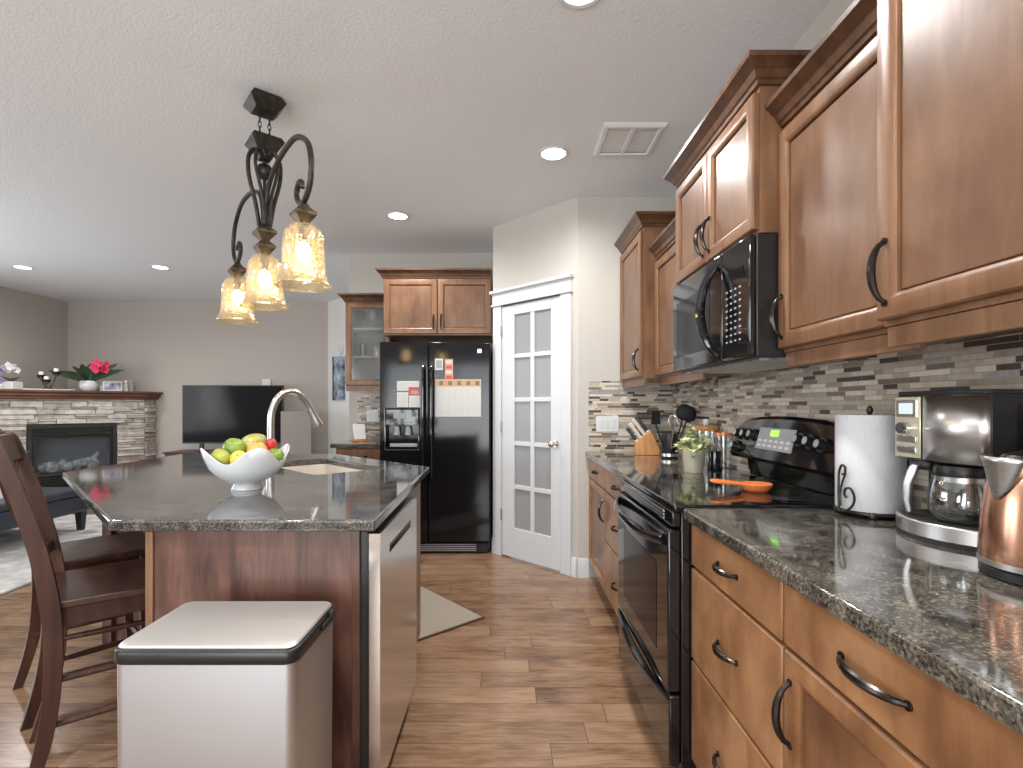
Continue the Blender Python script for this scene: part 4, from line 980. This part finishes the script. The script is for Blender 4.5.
# paper towel holder and roll
t = thing('paper_towel_holder', 'black scrolled wire paper towel holder on the granite counter', 'holder', (1.083, 1.53, Z))
mb = MB(); mb.tube([(.088 * math.cos(2 * PI * k / 32), .088 * math.sin(2 * PI * k / 32), .014) for k in range(32)], .0045, 8, loop=True)
mb.tube([(-.088, 0, .014), (0, 0, .014), (.088, 0, .014)], .004, 8); mb.build('base_ring', 'iron', t)
for k in range(3):
    a = 2 * PI * k / 3 - 2.1; MB().sphere((.088 * math.cos(a), .088 * math.sin(a), .0105), .0105, seg=14, rn=8).build('ball_foot', 'iron', t)
mb = MB(); mb.cyl((0, 0, .014), (0, 0, .305), .005, seg=10); mb.sphere((0, 0, .312), .009, 1, 1, 1.5); mb.build('rod', 'iron', t)
A = Vector((-.966, -.12, 0)).normalized(); B = Vector((.12, -.966, 0)).normalized()
scr = [(0, .014), (-.002, .06), (-.002, .10), (.000, .13), (.010, .150), (.022, .146), (.022, .128), (.012, .124)]
mb = MB(); o_ = A * .100
mb.tube(smooth([o_ + B * a + Vector((0, 0, z)) for a, z in scr], 5), .0035, 8)
mb.tube(smooth([o_ + B * a + Vector((0, 0, z)) for a, z in ((.004, .022), (.030, .022), (.052, .042), (.056, .066), (.042, .086), (.024, .082), (.020, .066), (.028, .058))], 5), .0035, 8)
mb.tube(smooth([o_ + B * a + Vector((0, 0, z)) for a, z in ((.024, .128), (.012, .100), (.004, .07), (.006, .03))], 5), .003, 8)
mb.build('scroll_arm', 'iron', t)
t = thing('paper_towel_roll', 'fresh white roll of paper towels on the wire holder', 'paper towels', (1.083, 1.53, Z + .0195))
MB().lathe([(.020, 0), (.086, 0), (.088, .003), (.088, .276), (.086, .279), (.020, .279)], 48, cap=False).build('paper', 'towel', t, angle=40); MB().lathe([(.0185, .001), (.0199, .001), (.0199, .278), (.0185, .278)], 24, cap=False).build('core', 'beech', t)

# coffee maker
def coffee():
    t = thing('coffee_maker', 'stainless and black drip coffee maker with glass carafe beside the copper kettle', 'coffee maker', (1.106, 1.247, Z), math.radians(-83.5))
    hw = .122
    def plan(front, back, hw_, bulge, n=10):
        return [(-hw_ + 2 * hw_ * i / n, -front - bulge * (1 - (-1 + 2 * i / n) ** 2)) for i in range(n + 1)] + [(hw_, back), (-hw_, back)]
    bk = .066
    bp = plan(.060, bk, hw, .050)
    MB().prism([(x * .985, y) for x, y in bp], 0, .008).build('foot_plate', 'matte', t)
    MB().prism(bp, .0082, .046).build('base', 'steel_v', t, bevel=.003)
    MB().prism([(x * .93, y * .93) for x, y in bp], .0462, .050).build('warming_plate', 'matte', t)
    MB().prism([(-hw, .035), (hw, .035), (hw, bk), (-hw, bk)], .0505, .188).build('water_tank', 'satin', t, bevel=.004)
    xs = -.046
    hp = [(-hw, -.052), (xs, -.058)] + [(xs + (hw - xs) * i / 8, -.060 - .022 * math.sin(PI * (i / 8))) for i in range(9)] + [(hw, bk), (-hw, bk)]
    hd = MB().prism(hp, .190, .352).build('brew_head', 'satin', t, bevel=.003)
    rs = [[(xs + .006 + (hw - xs - .008) * i / 8, -.0625 - .022 * math.sin(PI * (i / 8)), z) for i in range(9)] for z in (.192, .348)]
    MB().rings(rs, cap=False, closed=False).build('steel_band', 'steel_v', hd, solid=.002)
    tl = Matrix.Translation((-.088, -.0555, 0)) @ Matrix.Rotation(-.071, 4, 'Z')
    pn = MB().box(-.040, .040, -.004, .0, .192, .348, tl).build('control_panel', 'champagne', t, bevel=.002)
    MB().box(-.030, .030, -.008, -.0042, .296, .340, tl).build('display_bezel', 'steel', pn); MB().box(-.021, .021, -.0092, -.0081, .304, .332, tl).build('clock_display', 'screen', pn)
    k = MB(); k.cyl(tl @ Vector((0, -.0042, .268)), tl @ Vector((0, -.024, .268)), .016, .014, 20); k.build('dial', 'chrome', pn)
    for z in (.240, .212): MB().box(-.030, .030, -.008, -.0042, z - .009, z + .009, tl).build('button', 'steel', pn, bevel=.002)
    MB().prism(hp, .3522, .362).build('lid', 'matte', hd, bevel=.004)
    MB().box(.1302, .1315, .010, .024, .21, .33).build('water_gauge', 'paper', t)
    cc = (.032, -.030)
    ca = MB().lathe([(.001, 0), (.050, 0), (.062, .008), (.068, .03), (.067, .06), (.062, .09), (.056, .108), (.0545, .108), (.0605, .089), (.0655, .06), (.0665, .03), (.060, .010), (.050, .002), (.001, .002)], 36, (*cc, .0505)).build('carafe', 'glass', t)
    MB().lathe([(.001, .110), (.0575, .110), (.059, .120), (.056, .134), (.001, .136)], 32, (*cc, .0500)).build('carafe_lid', 'satin', ca)
    MB().lathe([(.0565, 0), (.0585, 0), (.0585, .012), (.0565, .012)], 32, (*cc, .1465), cap=False).build('collar', 'steel', ca)
    # wide tapering plate handle reaching out and to the far side, joined by a black bridge at the top
    hb = Vector((-.062, -.082, 0)); dr = Vector((-.80, -.60, 0)); sd = Vector((.60, -.80, 0))
    rs = []
    for z, o_, w_, th in ((.056, -.004, .013, .007), (.09, .002, .016, .008), (.13, .000, .018, .009), (.165, -.010, .018, .010), (.180, -.016, .016, .008)):
        c = hb + dr * o_ + Vector((0, 0, z)); rs.append([c - sd * w_ - dr * th, c + sd * w_ - dr * th, c + sd * w_ + dr * th, c - sd * w_ + dr * th])
    MB().rings(rs).build('carafe_handle', 'steel_v', ca, bevel=.004)
    MB().tube([hb - dr * .004 + Vector((0, 0, .176)), hb - dr * .03 + Vector((0, 0, .178)), Vector((cc[0] - .046, cc[1] - .034, .176))], .008, 8, flat=1.5).build('handle_bridge', 'satin', ca)
coffee()
# kettle
t = thing('electric_kettle', 'shiny copper electric kettle with steel spout at the right edge of the counter', 'kettle', (1.005, .955, Z), math.radians(178))
MB().lathe([(.001, 0), (.090, 0), (.094, .004), (.094, .018), (.090, .022), (.001, .022)], 40).build('power_base', 'satin', t)
MB().lathe([(.001, .023), (.094, .023), (.0955, .030), (.0950, .06), (.091, .12), (.083, .18), (.074, .212), (.066, .222), (.001, .222)], 48).build('body', 'copper', t, angle=50)
MB().lathe([(.0940, .0235), (.0962, .0235), (.0962, .034), (.0950, .034)], 48, cap=False).build('base_band', 'steel', t)
MB().lathe([(.001, .240), (.030, .240), (.058, .232), (.065, .2225), (.001, .2225)][::-1], 36).build('lid', 'satin', t)
# V-shaped steel spout on the local +x side
mb = MB(); rs = []
for f in range(9):
    z = .150 + .080 * f / 8; half = .62 * (f / 8) ** .8 + .02; rb = .089 - .018 * f / 8; ext = .034 * (f / 8) ** 1.2
    rs.append([((rb + .002 + ext * max(0, 1 - (q / 3.0) ** 2)) * math.cos(half * q / 3), (rb + .002 + ext * max(0, 1 - (q / 3.0) ** 2)) * math.sin(half * q / 3), z) for q in range(-3, 4)])
mb.rings(rs, cap=False, closed=False); mb.build('spout', 'steel', t, solid=.002, angle=60)
h = MB(); h.tube(smooth([(-.060, 0, .225), (-.085, 0, .240), (-.128, 0, .225), (-.140, 0, .17), (-.134, 0, .10), (-.112, 0, .06), (-.093, 0, .055)], 5), .011, 12, flat=1.3); h.build('handle', 'satin', t)

# light switch on the pantry-side tiles
(xa, za), (xb, zb_) = at(596.2, 416.3, 3.68), at(618.6, 431.7, 3.68)
t = thing('switch_plate', 'white three-gang light switch plate on the mosaic by the pantry corner', 'light switch', ((xa + xb) / 2, 3.6805, (za + zb_) / 2))
hw_, hh_ = (xb - xa) / 2, (za - zb_) / 2
MB().box(-hw_, hw_, -.006, -.0002, -hh_, hh_).build('cover', 'plastic', t, bevel=.002)
for k in (-1, 0, 1): MB().box(k * .045 - .015, k * .045 + .015, -.009, -.0062, -.030, .030).build('rocker', 'trim', t, bevel=.002)

# knife block and its knives
t = thing('knife_block', 'slanted orange beech knife block in the corner of the counter', 'knife block', (.930, 3.42, Z), math.radians(-8))
mtx = Matrix.Translation((0, 0, 0))
prof = [(-.075, 0), (.080, 0), (.080, .045), (.020, .165), (-.075, .085)]   # x, z
mb = MB(); mb.rings([[(x, y, z) for x, z in prof] for y in (-.05, .05)]); mb.build('block', 'beech', t, bevel=.003)
ax = Vector((-.60, 0, .80)).normalized(); cr = Vector((.80, 0, .60)).normalized()
kn = [(0.10, -.028, 'satin', .10), (.10, .010, 'satin', .10), (.36, -.030, 'cream', .115), (.36, .000, 'cream', .115), (.36, .028, 'cream', .11), (.62, -.025, 'cream', .125), (.62, .012, 'cream', .12), (.86, -.015, 'steel', .12)]
names = ['front row near the wall tiles', 'front row near the aisle', 'second row nearest the room', 'second row in the middle', 'second row nearest the pantry wall', 'third row nearest the room', 'third row nearest the pantry wall', 'top slot of the knife block']
for i, (f, y, m, L) in enumerate(kn):
    p = Vector((-.075, 0, .085)).lerp(Vector((.020, 0, .165)), f) + Vector((0, y, 0)) + ax * .002
    lab = {'satin': 'black-handled knife', 'cream': 'pale-handled knife', 'steel': 'steel sharpening rod'}[m] + ' in the knife block, ' + names[i]
    k = thing('kitchen_knife' if m != 'steel' else 'sharpening_steel', lab, 'knife', (0, 0, 0), group='knives in the beech block')
    k.location = Matrix.Translation((.930, 3.42, Z)) @ Matrix.Rotation(math.radians(-8), 4, 'Z') @ p; k.rotation_euler = (0, -.6435, math.radians(-8))
    mb = MB(); mb.rings([[(-a, -b, z), (a, -b, z), (a, b, z), (-a, b, z)] for z, a, b in ((.006, .009, .006), (.03, .011, .0075), (L * .7, .010, .0075), (L, .013, .0085))]); mb.build('handle', m if m != 'steel' else 'satin', k, bevel=.003)
    MB().box(-.010, .010, -.0015, .0015, 0, .0058).build('bolster', 'steel', k)
# utensil holder and utensils
ux, uy = 1.015, 3.20
t = thing('utensil_crock', 'dark steel utensil crock beside the knife block', 'utensil holder', (ux, uy, Z))
MB().lathe([(.001, 0), (.050, 0), (.052, .004), (.052, .150), (.049, .150), (.049, .006), (.001, .006)], 28).build('crock', 'satin', t); MB().lathe([(.0522, .012), (.0535, .012), (.0535, .03), (.0522, .03)], 28, cap=False).build('band', 'steel', t)
def utensil(name, label, m, lean, L, head):
    u = thing(name, label, 'utensil', (ux + lean[0] * .03, uy + lean[1] * .03, Z + .012), group='utensils in the dark crock')
    e = Vector((lean[0] * .10, lean[1] * .10, L)); MB().tube([(0, 0, 0), e * .5, e], [.005, .005, .0045], 8).build('handle', m, u)
    h = MB(); d_ = e.normalized()
    if head == 'ladle':
        h.sphere(e + d_ * .04, .052, 1, .55, 1, rn=14); h.sphere(e + d_ * .04 + Vector((0, -.018, 0)), .043, 1, .40, 1)
    elif head == 'spatula': h.box(-.035, .035, -.003, .003, -.005, .075, Matrix.Translation(e) @ Matrix.Rotation(.5, 4, 'Z'))
    elif head == 'spoon': h.sphere(e + d_ * .03, .03, .9, .35, 1.3)
    else:
        for a in range(4):
            pp = [e, e + Vector((.028 * math.cos(a * PI / 4), .028 * math.sin(a * PI / 4), .05)), e + Vector((0, 0, .09)), e + Vector((-.028 * math.cos(a * PI / 4), -.028 * math.sin(a * PI / 4), .05)), e]; h.tube(smooth(pp, 4), .0018, 6)
    h.build('head', m, u, bevel=.001 if head == 'spatula' else 0)
utensil('ladle', 'big round black ladle standing in the utensil crock', 'matte', (.55, -.2), .235, 'ladle')
utensil('skimmer', 'black skimmer spoon behind the ladle in the utensil crock', 'satin', (.95, .35), .225, 'ladle')
utensil('spatula', 'teal spatula in the utensil crock', 'teal', (-.55, .3), .20, 'spatula')
utensil('spatula', 'black spatula in the utensil crock beside the knives', 'satin', (-.8, -.4), .205, 'spatula')
utensil('whisk', 'steel whisk in the utensil crock', 'steel', (-.1, -.8), .17, 'whisk')
# canister with a pale lid, dark jar
t = thing('canister', 'clear canister with a pale wooden lid behind the potted plant', 'canister', (1.125, 2.90, Z))
MB().lathe([(.001, 0), (.056, 0), (.058, .004), (.058, .185), (.055, .185), (.055, .006), (.001, .006)], 32).build('jar', 'glass', t)
MB().lathe([(.001, .186), (.064, .186), (.066, .19), (.066, .210), (.062, .216), (.001, .216)], 32).build('lid', 'beech', t); MB().lathe([(.001, .2165), (.014, .2165), (.018, .235), (.016, .250), (.001, .252)], 20).build('knob', 'porcelain', t)
t = thing('canister', 'small glass canister with an orange lid near the range backguard', 'canister', (1.14, 2.70, Z))
MB().lathe([(.001, 0), (.038, 0), (.040, .004), (.040, .165), (.037, .165), (.037, .006), (.001, .006)], 28).build('jar', 'glass', t); MB().lathe([(.001, .166), (.044, .166), (.044, .185), (.001, .187)], 28).build('lid', 'orange', t)
t = thing('pepper_grinder', 'squat glossy black grinder beside the potted plant', 'grinder', (1.045, 2.58, Z))
MB().lathe([(.001, 0), (.034, 0), (.036, .006), (.030, .05), (.033, .085), (.030, .100), (.001, .102)], 28).build('body', 'black', t); MB().lathe([(.001, .1025), (.012, .1025), (.014, .112), (.001, .120)], 20).build('knob', 'steel', t)
# potted plant
t = thing('potted_plant', 'variegated green plant in a shiny pale gold pot by the cooktop', 'plant', (.915, 2.515, Z))
MB().lathe([(.001, 0), (.043, 0), (.045, .003), (.056, .112), (.058, .115), (.055, .117), (.052, .110), (.042, .008), (.001, .008)], 36).build('pot', 'champagne', t); MB().lathe([(.001, .098), (.0505, .098), (.0505, .095), (.001, .095)][::-1], 24).build('soil', 'gap', t)
rnd = random.Random(3); lv = MB(); st = MB()
for k in range(24):
    a = rnd.uniform(0, 2 * PI); s_ = rnd.uniform(.1, 1) ** .6; tip = Vector((math.cos(a) * .085 * s_, math.sin(a) * .085 * s_, .105 + rnd.uniform(.0, .12) * (1.15 - .55 * s_)))
    st.tube([(tip.x * .25, tip.y * .25, .099), (tip.x * .6, tip.y * .6, .08 + tip.z * .5), tip], .0013, 5)
    for q in range(9):
        b = tip + Vector([rnd.gauss(0, .012) for _ in range(3)]); d_ = Vector((rnd.gauss(0, 1), rnd.gauss(0, 1), rnd.gauss(.15, .6)))
        lv.leaf(b, d_, (0, 0, 1), rnd.uniform(.026, .040), rnd.uniform(.019, .027), .3, .0006, 3)
lv.build('foliage', 'leaf_v', t, angle=80); st.build('stems', 'stem', t)
# spoon rest
t = thing('spoon_rest', 'orange ceramic spoon rest with a loop handle lying on the cooktop', 'spoon rest', (.925, 1.905, .9188), math.radians(-4))
mb = MB(); mb.lathe([(.001, .004), (.035, .004), (.036, 0), (.042, 0), (.052, .014), (.058, .027), (.056, .029), (.048, .018), (.036, .009), (.001, .008)], 32, (.0, 0, 0), cap=False); mb.build('dish', 'orange', t, angle=60)
mb = MB(); pts = smooth([(-.054, -.016, .026), (-.09, -.020, .030), (-.13, -.022, .034), (-.155, -.014, .036), (-.160, 0, .037), (-.155, .014, .036), (-.13, .022, .034), (-.09, .020, .030), (-.054, .016, .026)], 4); mb.tube(pts, .0065, 10); mb.build('handle', 'orange', t)

# ------------------------------------------------------------------ living room
FP = [(-5.10, YL - .001), (-5.10, 7.19), (-6.14, 6.15), (XL + .001, 6.15)]
fc = Vector((-5.635, 6.655)); fd = Vector((.7071, .7071)); fn = Vector((.7071, -.7071))    # along the face, out of the face
t = thing('fireplace', 'corner fireplace of stacked ledge stone with a brown wooden mantel', 'fireplace', (fc.x, fc.y, 0), PI / 4)   # local x along face, -y outwards
OX0, OX1, OZ0, OZ1 = -.445, .445, .16, 1.0
SX0, SX1 = -.715, .757
def masonry(mb, x0, x1, z0, z1, rnd, map_=None):
    z = z0
    while z < z1 - .012:
        h = min(rnd.uniform(.028, .078), z1 - z); x = x0
        while x < x1 - .005:
            L = rnd.uniform(.09, .42); e = x1 if x + L > x1 - .06 else x + L; d_ = rnd.uniform(.008, .055)
            if h > .05 and rnd.random() < .55:     # two thin ledges in one course
                f = rnd.uniform(.35, .65); mb.box(x + .0015, e - .0015, -d_, .04, z + .0015, z + h * f - .001, map_); mb.box(x + .0015, e - .0015, -rnd.uniform(.008, .055), .04, z + h * f + .001, z + h - .0015, map_)
            else: mb.box(x + .0015, e - .0015, -d_, .04, z + .0015, z + h - .0015, map_)
            x = e
        z += h
rnd = random.Random(11); mb = MB()
masonry(mb, SX0, SX1, 0, OZ0 - .004, rnd); masonry(mb, SX0, OX0 - .004, OZ0 - .004, OZ1 + .006, rnd); masonry(mb, OX1 + .004, SX1, OZ0 - .004, OZ1 + .006, rnd); masonry(mb, SX0, SX1, OZ1 + .006, 1.325, rnd)
# return to the back wall: runs along world +Y from (-5.10, 7.19)
rl = .215; rt = Matrix.Translation((SX1 - .004, .0, 0)) @ Matrix.Rotation(PI / 4, 4, 'Z')
masonry(mb, .0, rl - .03, 0, 1.325, rnd, rt)
mb.build('stone_facing', 'stone', t, bevel=.004)
def loc2(p): q = Vector(p) - fc; return (q.dot(fd), -q.dot(fn))
mp_ = [loc2(p) for p in ((XL + .002, YL - .002), (-4.975, YL - .002), (-4.975, 7.13), (-6.09, 6.015), (XL + .002, 6.015))]
mb = MB()
for k, (g, z0, z1) in enumerate(((.0, 1.405, 1.435), (-.035, 1.36, 1.4045), (-.065, 1.326, 1.3595))):
    pp = [loc2(p) for p in ((XL + .002, YL - .002), (-4.975 + g, YL - .002), (-4.975 + g, 7.13 - .41 * g), (-6.09 - .41 * g, 6.015 - g), (XL + .002, 6.015 - g))]
    mb.prism(pp, z0, z1)
mb.build('mantel', 'mantel', t, bevel=.006)
mb = MB(); mb.ringframe(OX0, OX1, OZ0, OZ1, [(0, -.03), (0, .030), (.045, .030), (.045, .0), (.05, -.03)]); fr = mb.build('firebox_frame', 'matte', t)
mb = MB()
for k in range(4): mb.box(OX0 + .05, OX1 - .05, -.020, -.004, OZ1 - .065 - k * .026, OZ1 - .050 - k * .026)
for k in range(5): mb.box(OX0 + .05, OX1 - .05, -.020, -.004, OZ0 + .055 + k * .026, OZ0 + .070 + k * .026)
mb.build('louvre', 'satin', fr)
gz0, gz1 = .365, .845
mb = MB(); mb.ringframe(OX0 + .052, OX1 - .052, gz0, gz1, [(0, -.02), (0, .014), (.022, .014), (.026, .0)]); mb.build('glass_surround', 'satin', fr)
MB().box(OX0 + .075, OX1 - .075, .004, .008, gz0 + .022, gz1 - .022).build('fire_glass', 'fire_glass', fr)
mb = MB(); a, b, y0, y1 = OX0 + .06, OX1 - .06, .012, .28
mb.box(a, b, y1, y1 + .01, gz0, gz1); mb.box(a, a + .01, y0, y1, gz0, gz1); mb.box(b - .01, b, y0, y1, gz0, gz1); mb.box(a, b, y0, y1, gz0 - .01, gz0 + .015); mb.box(a, b, y0, y1, gz1 - .01, gz1)
mb.build('firebox', mat('firebox_lining', (.40, .42, .44), .7), t)
rnd = random.Random(5)
for k in range(9):
    m2 = MB(); x = -.28 + .062 * k + rnd.uniform(-.02, .02); r = rnd.uniform(.045, .070); hz = gz0 + .016 + r + (.05 if k in (3, 6, 7) else 0)
    m2.sphere((x, .13 + rnd.uniform(-.05, .05), hz), r, 1.2, .9, 1.0, seg=9, rn=6, mtx=Matrix.Rotation(rnd.uniform(0, 3), 4, 'Y')); m2.build('ember_rock', 'ember', t, angle=30)
MB().tube([(-.30, .16, gz0 + .07), (-.05, .14, gz0 + .09), (.22, .16, gz0 + .16), (.27, .17, gz0 + .24)], [.035, .045, .04, .03], 10).build('gas_log', 'ember', t)

# mantel ornaments; s runs along the mantel, o outwards
MZ = 1.4355
def mant(px, Ys=None, o_=.02):
    q = (px - VX) / F     # point on the line through the face offset outwards by o_
    # face line: Y = X + 12.29 ; offset outwards: Y = X + 12.29 - 1.414*o_
    k = 12.29 - 1.414 * o_; Y = k / (1 - q); return (q * Y, Y, MZ)
t = thing('potted_orchid', 'pink orchid with dark leaves in a white pot on the mantel', 'plant', mant(89, o_=-.10))
MB().lathe([(.001, 0), (.075, 0), (.098, .03), (.108, .075), (.100, .125), (.094, .135), (.088, .133), (.09, .10), (.001, .09)], 32).build('pot', 'porcelain', t)
mb = MB()
for a, e, L, bd in ((PI + .1, .55, .36, .55), (PI - .5, .95, .32, .4), (2.2, 1.05, .30, .35), (-.2, .45, .42, .5), (.35, .8, .34, .4), (-1.2, .6, .30, .5), (4.0, .45, .36, .55), (1.3, .7, .25, .3)):
    mb.leaf((.02 * math.cos(a), .02 * math.sin(a), .128), (math.cos(a) * math.cos(e), math.sin(a) * math.cos(e), math.sin(e)), (.45, -.65, .55), L * 1.1, .105, bd * .5, .003, 7)
mb.build('leaves', 'leaf', t, angle=60)
sm = MB(); sm.tube(smooth([(.01, 0, .09), (.06, -.02, .26), (.16, -.05, .36), (.25, -.07, .33)], 5), .004, 6); sm.build('stem', 'stem', t)
mb = MB(); rnd = random.Random(2)
for k in range(9):
    c = Vector((.10 + rnd.uniform(0, .15), -.05 + rnd.uniform(-.05, .05), .29 + rnd.uniform(-.02, .12)))
    for q in range(5):
        a = 2 * PI * q / 5 + k; mb.leaf(c, (math.cos(a), -.5, math.sin(a)), (0, -1, 0), .055, .05, .1, .002, 4)
mb.build('blossoms', 'pink', t, angle=80)
t = thing('candle_holder', 'dark metal candelabra with three cups standing on a white tray', 'candle holder', (0, 0, 0)); t.location = Vector(mant(48, o_=.0)) + Vector((0, 0, .0145))
mb = MB()
cps = ((-.085, .0, .125), (.0, -.02, .065), (.105, .0, .165))
for x, y, z in cps: mb.tube(smooth([(0, 0, .006), (x * .5, y, z * .25 + .01), (x, y, z)], 5), .006, 8)
mb.lathe([(.001, 0), (.06, 0), (.055, .010), (.001, .014)], 24); mb.build('branches', 'iron', t)
for x, y, z in cps:
    MB().lathe([(.001, 0), (.015, 0), (.040, .030), (.043, .055), (.040, .055), (.036, .032), (.001, .010)], 20, (x, y, z)).build('cup', 'bronze', t); MB().lathe([(.001, .012), (.026, .012), (.026, .095), (.001, .098)], 18, (x, y, z)).build('candle', 'petal', t)
t = tag(MB().prism(rrect(.25, .10, .03), 0, .013).build('tray', 'porcelain', loc=mant(49, o_=0.0), rot=(0, 0, PI / 4), bevel=.003), 'long white tray under the candelabra on the mantel', 'tray')
t = thing('potted_orchid', 'white orchid in a pale stone pot on the mantel near the left wall', 'plant', mant(11, o_=.02))
mb = MB(); mb.prism(rrect(.085, .075, .02), 0, .095); mb.build('pot', 'paper', t, bevel=.008); mb = MB(); rnd = random.Random(9)
for k in range(10): 
    a = rnd.uniform(0, 6.28); mb.leaf((0, 0, .09), (math.cos(a), math.sin(a), 1.3), (0, 0, 1), rnd.uniform(.08, .15), .05, .4, .002, 5)
mb.build('leaves', mat('grey_leaf', (.14, .12, .10), .6), t, angle=70); mb = MB()
for k in range(9):
    c = Vector((rnd.uniform(-.08, .07), rnd.uniform(-.05, .05), rnd.uniform(.23, .34)))
    for q in range(5):
        a = 2 * PI * q / 5 + k; mb.leaf(c, (math.cos(a), -.4, math.sin(a)), (0, -1, 0), .045, .042, .1, .002, 4)
mb.build('blossoms', 'petal', t, angle=80)
t = thing('flower_posy', 'lilac flowers in a small pot at the left edge of the mantel', 'plant', mant(-3, o_=.05)); MB().lathe([(.001, 0), (.05, 0), (.06, .06), (.055, .062), (.001, .05)], 20).build('pot', 'petal', t); mb = MB(); rnd = random.Random(4)
for k in range(60): 
    c = Vector((rnd.gauss(0, .035), rnd.gauss(0, .03), .07 + rnd.uniform(0, .20))); mb.sphere(c, rnd.uniform(.010, .018), seg=7, rn=5)
mb.build('blossoms', 'lilac', t)
t = thing('photo_block', 'small grey and white photo block on the mantel beside the pink orchid', 'photo', mant(112.5, o_=.03), .75); MB().box(-.105, .105, -.02, .02, 0, .135).build('block', 'paper', t, bevel=.004); MB().box(-.088, .088, -.0215, -.0202, .02, .115).build('image', mat('lavender_photo', (.36, .36, .46), .5, noise=.8, scale=16), t)
def figurine(label, px, h, m):
    f = thing('figurine', label, 'ornament', mant(px, o_=-.03)); MB().lathe([(.001, 0), (.032, 0), (.034, .01), (.026, h * .35), (.030, h * .55), (.012, h * .72), (.001, h * .73)], 18).build('body', m, f); MB().sphere((0, 0, h * .85), h * .14, seg=14, rn=8).build('head', m, f)
figurine('little white figurine on the mantel between the photo block and dark figurine', 125.5, .155, 'petal'); figurine('little dark figurine at the right end of the mantel', 131.5, .155, 'grey_print'); figurine('grey figurine half hidden behind the orchid pot on the mantel', 102.5, .12, 'grey_print')

# television, console, white sensor
TY = 6.9; (xa, za), (xb, zb_) = at(183, 385.2, TY), at(282.2, 443.5, TY)
t = thing('television', 'large black flat television standing by the taupe wall behind the fruit bowl', 'television', ((xa + xb) / 2, TY, 0), math.radians(1.5)); hw_ = (xb - xa) / 2
MB().box(-hw_, hw_, 0, .045, zb_, za).build('bezel', 'satin', t, bevel=.004); MB().box(-hw_ + .012, hw_ - .012, -.002, -.0003, zb_ + .02, za - .012).build('screen', 'tv', t)
for s_ in (-1, 1):
    mb = MB(); mb.prism([(s_ * .42 - .02, -.10), (s_ * .42 + .02, -.10), (s_ * .42 + .02, .14), (s_ * .42 - .02, .14)], .6215, .634); mb.box(s_ * .42 - .025, s_ * .42 + .025, .005, .035, .634, zb_ - .0005); mb.build('stand_foot', 'satin', t)
t = thing('television_console', 'low brown television console behind the island', 'console', ((xa + xb) / 2, 7.0, 0)); MB().box(-.85, .85, -.2, .22, .08, .60).build('body', 'wood_dark', t, bevel=.004); MB().box(-.87, .87, -.22, .24, .6005, .621).build('top', 'wood_dark', t, bevel=.004)
for s_ in (-1, 1): MB().box(s_ * .425 - .41, s_ * .425 + .41, -.218, -.2005, .10, .58).build('door', 'wood_dark', t, bevel=.003)
for x in (-.78, .78):
    for y in (-.15, .16): MB().box(x - .03, x + .03, y - .03, y + .03, 0, .0795).build('foot', 'wood_dark', t)
(xa, za), (xb, zb_) = at(262.8, 379.2, YL), at(271.5, 385.2, YL)
t = thing('wall_sensor', 'small white box on the taupe wall just above the television', 'sensor', ((xa + xb) / 2, YL - .0005, (za + zb_) / 2)); MB().box(-.063, .063, -.03, 0, -.05, .043).build('case', 'plastic', t, bevel=.006); MB().box(-.04, .04, -.0315, -.0302, -.01, .02).build('face', 'paper', t)

# ottoman, plant on it, rug
rug = tag(MB().prism([(-6.05, 2.3), (-3.3, 2.3), (-3.3, 5.75), (-6.05, 5.75)], .0005, .018).build('area_rug', 'rug', bevel=.006), 'pale grey shag rug spread in front of the fireplace', 'rug')
t = thing('ottoman', 'dark navy leather ottoman on the pale rug in front of the fireplace', 'ottoman', (-4.14, 5.08, .0185), math.radians(180))   # local x to the left, local y towards the camera
mb = MB(); mb.box(0, 1.15, 0, 1.25, .185, .345); mb.build('upholstered_base', 'leather', t, bevel=.02, seg=3); MB().box(-.01, 1.16, -.01, 1.26, .3455, .415).build('cushion_top', 'leather', t, bevel=.028, seg=4)
for x in (.05, 1.10):
    for y in (.05, 1.20): MB().rings([[(x + a * k, y + b * k, z) for a, b in ((-1, -1), (1, -1), (1, 1), (-1, 1))] for z, k in ((0, .022), (.1845, .034))]).build('leg', 'satin', t)
t = thing('potted_plant', 'leafy green plant in a white pot standing on the navy ottoman', 'plant', (-4.42, 4.50, .434)); MB().lathe([(.001, 0), (.075, 0), (.095, .10), (.10, .15), (.094, .15), (.088, .10), (.001, .12)], 24).build('pot', 'porcelain', t); mb = MB(); rnd = random.Random(8)
for k in range(90):
    a = rnd.uniform(0, 6.28); e = rnd.uniform(.2, 1.4); r = rnd.uniform(.03, .20); c = Vector((math.cos(a) * math.cos(e) * r, math.sin(a) * math.cos(e) * r, .16 + math.sin(e) * r * 1.6)); mb.leaf(c, (math.cos(a), math.sin(a), rnd.uniform(-.3, .9)), (0, 0, 1), rnd.uniform(.06, .10), rnd.uniform(.035, .05), .4, .001, 4)
mb.build('foliage', 'leaf_g', t, angle=70)
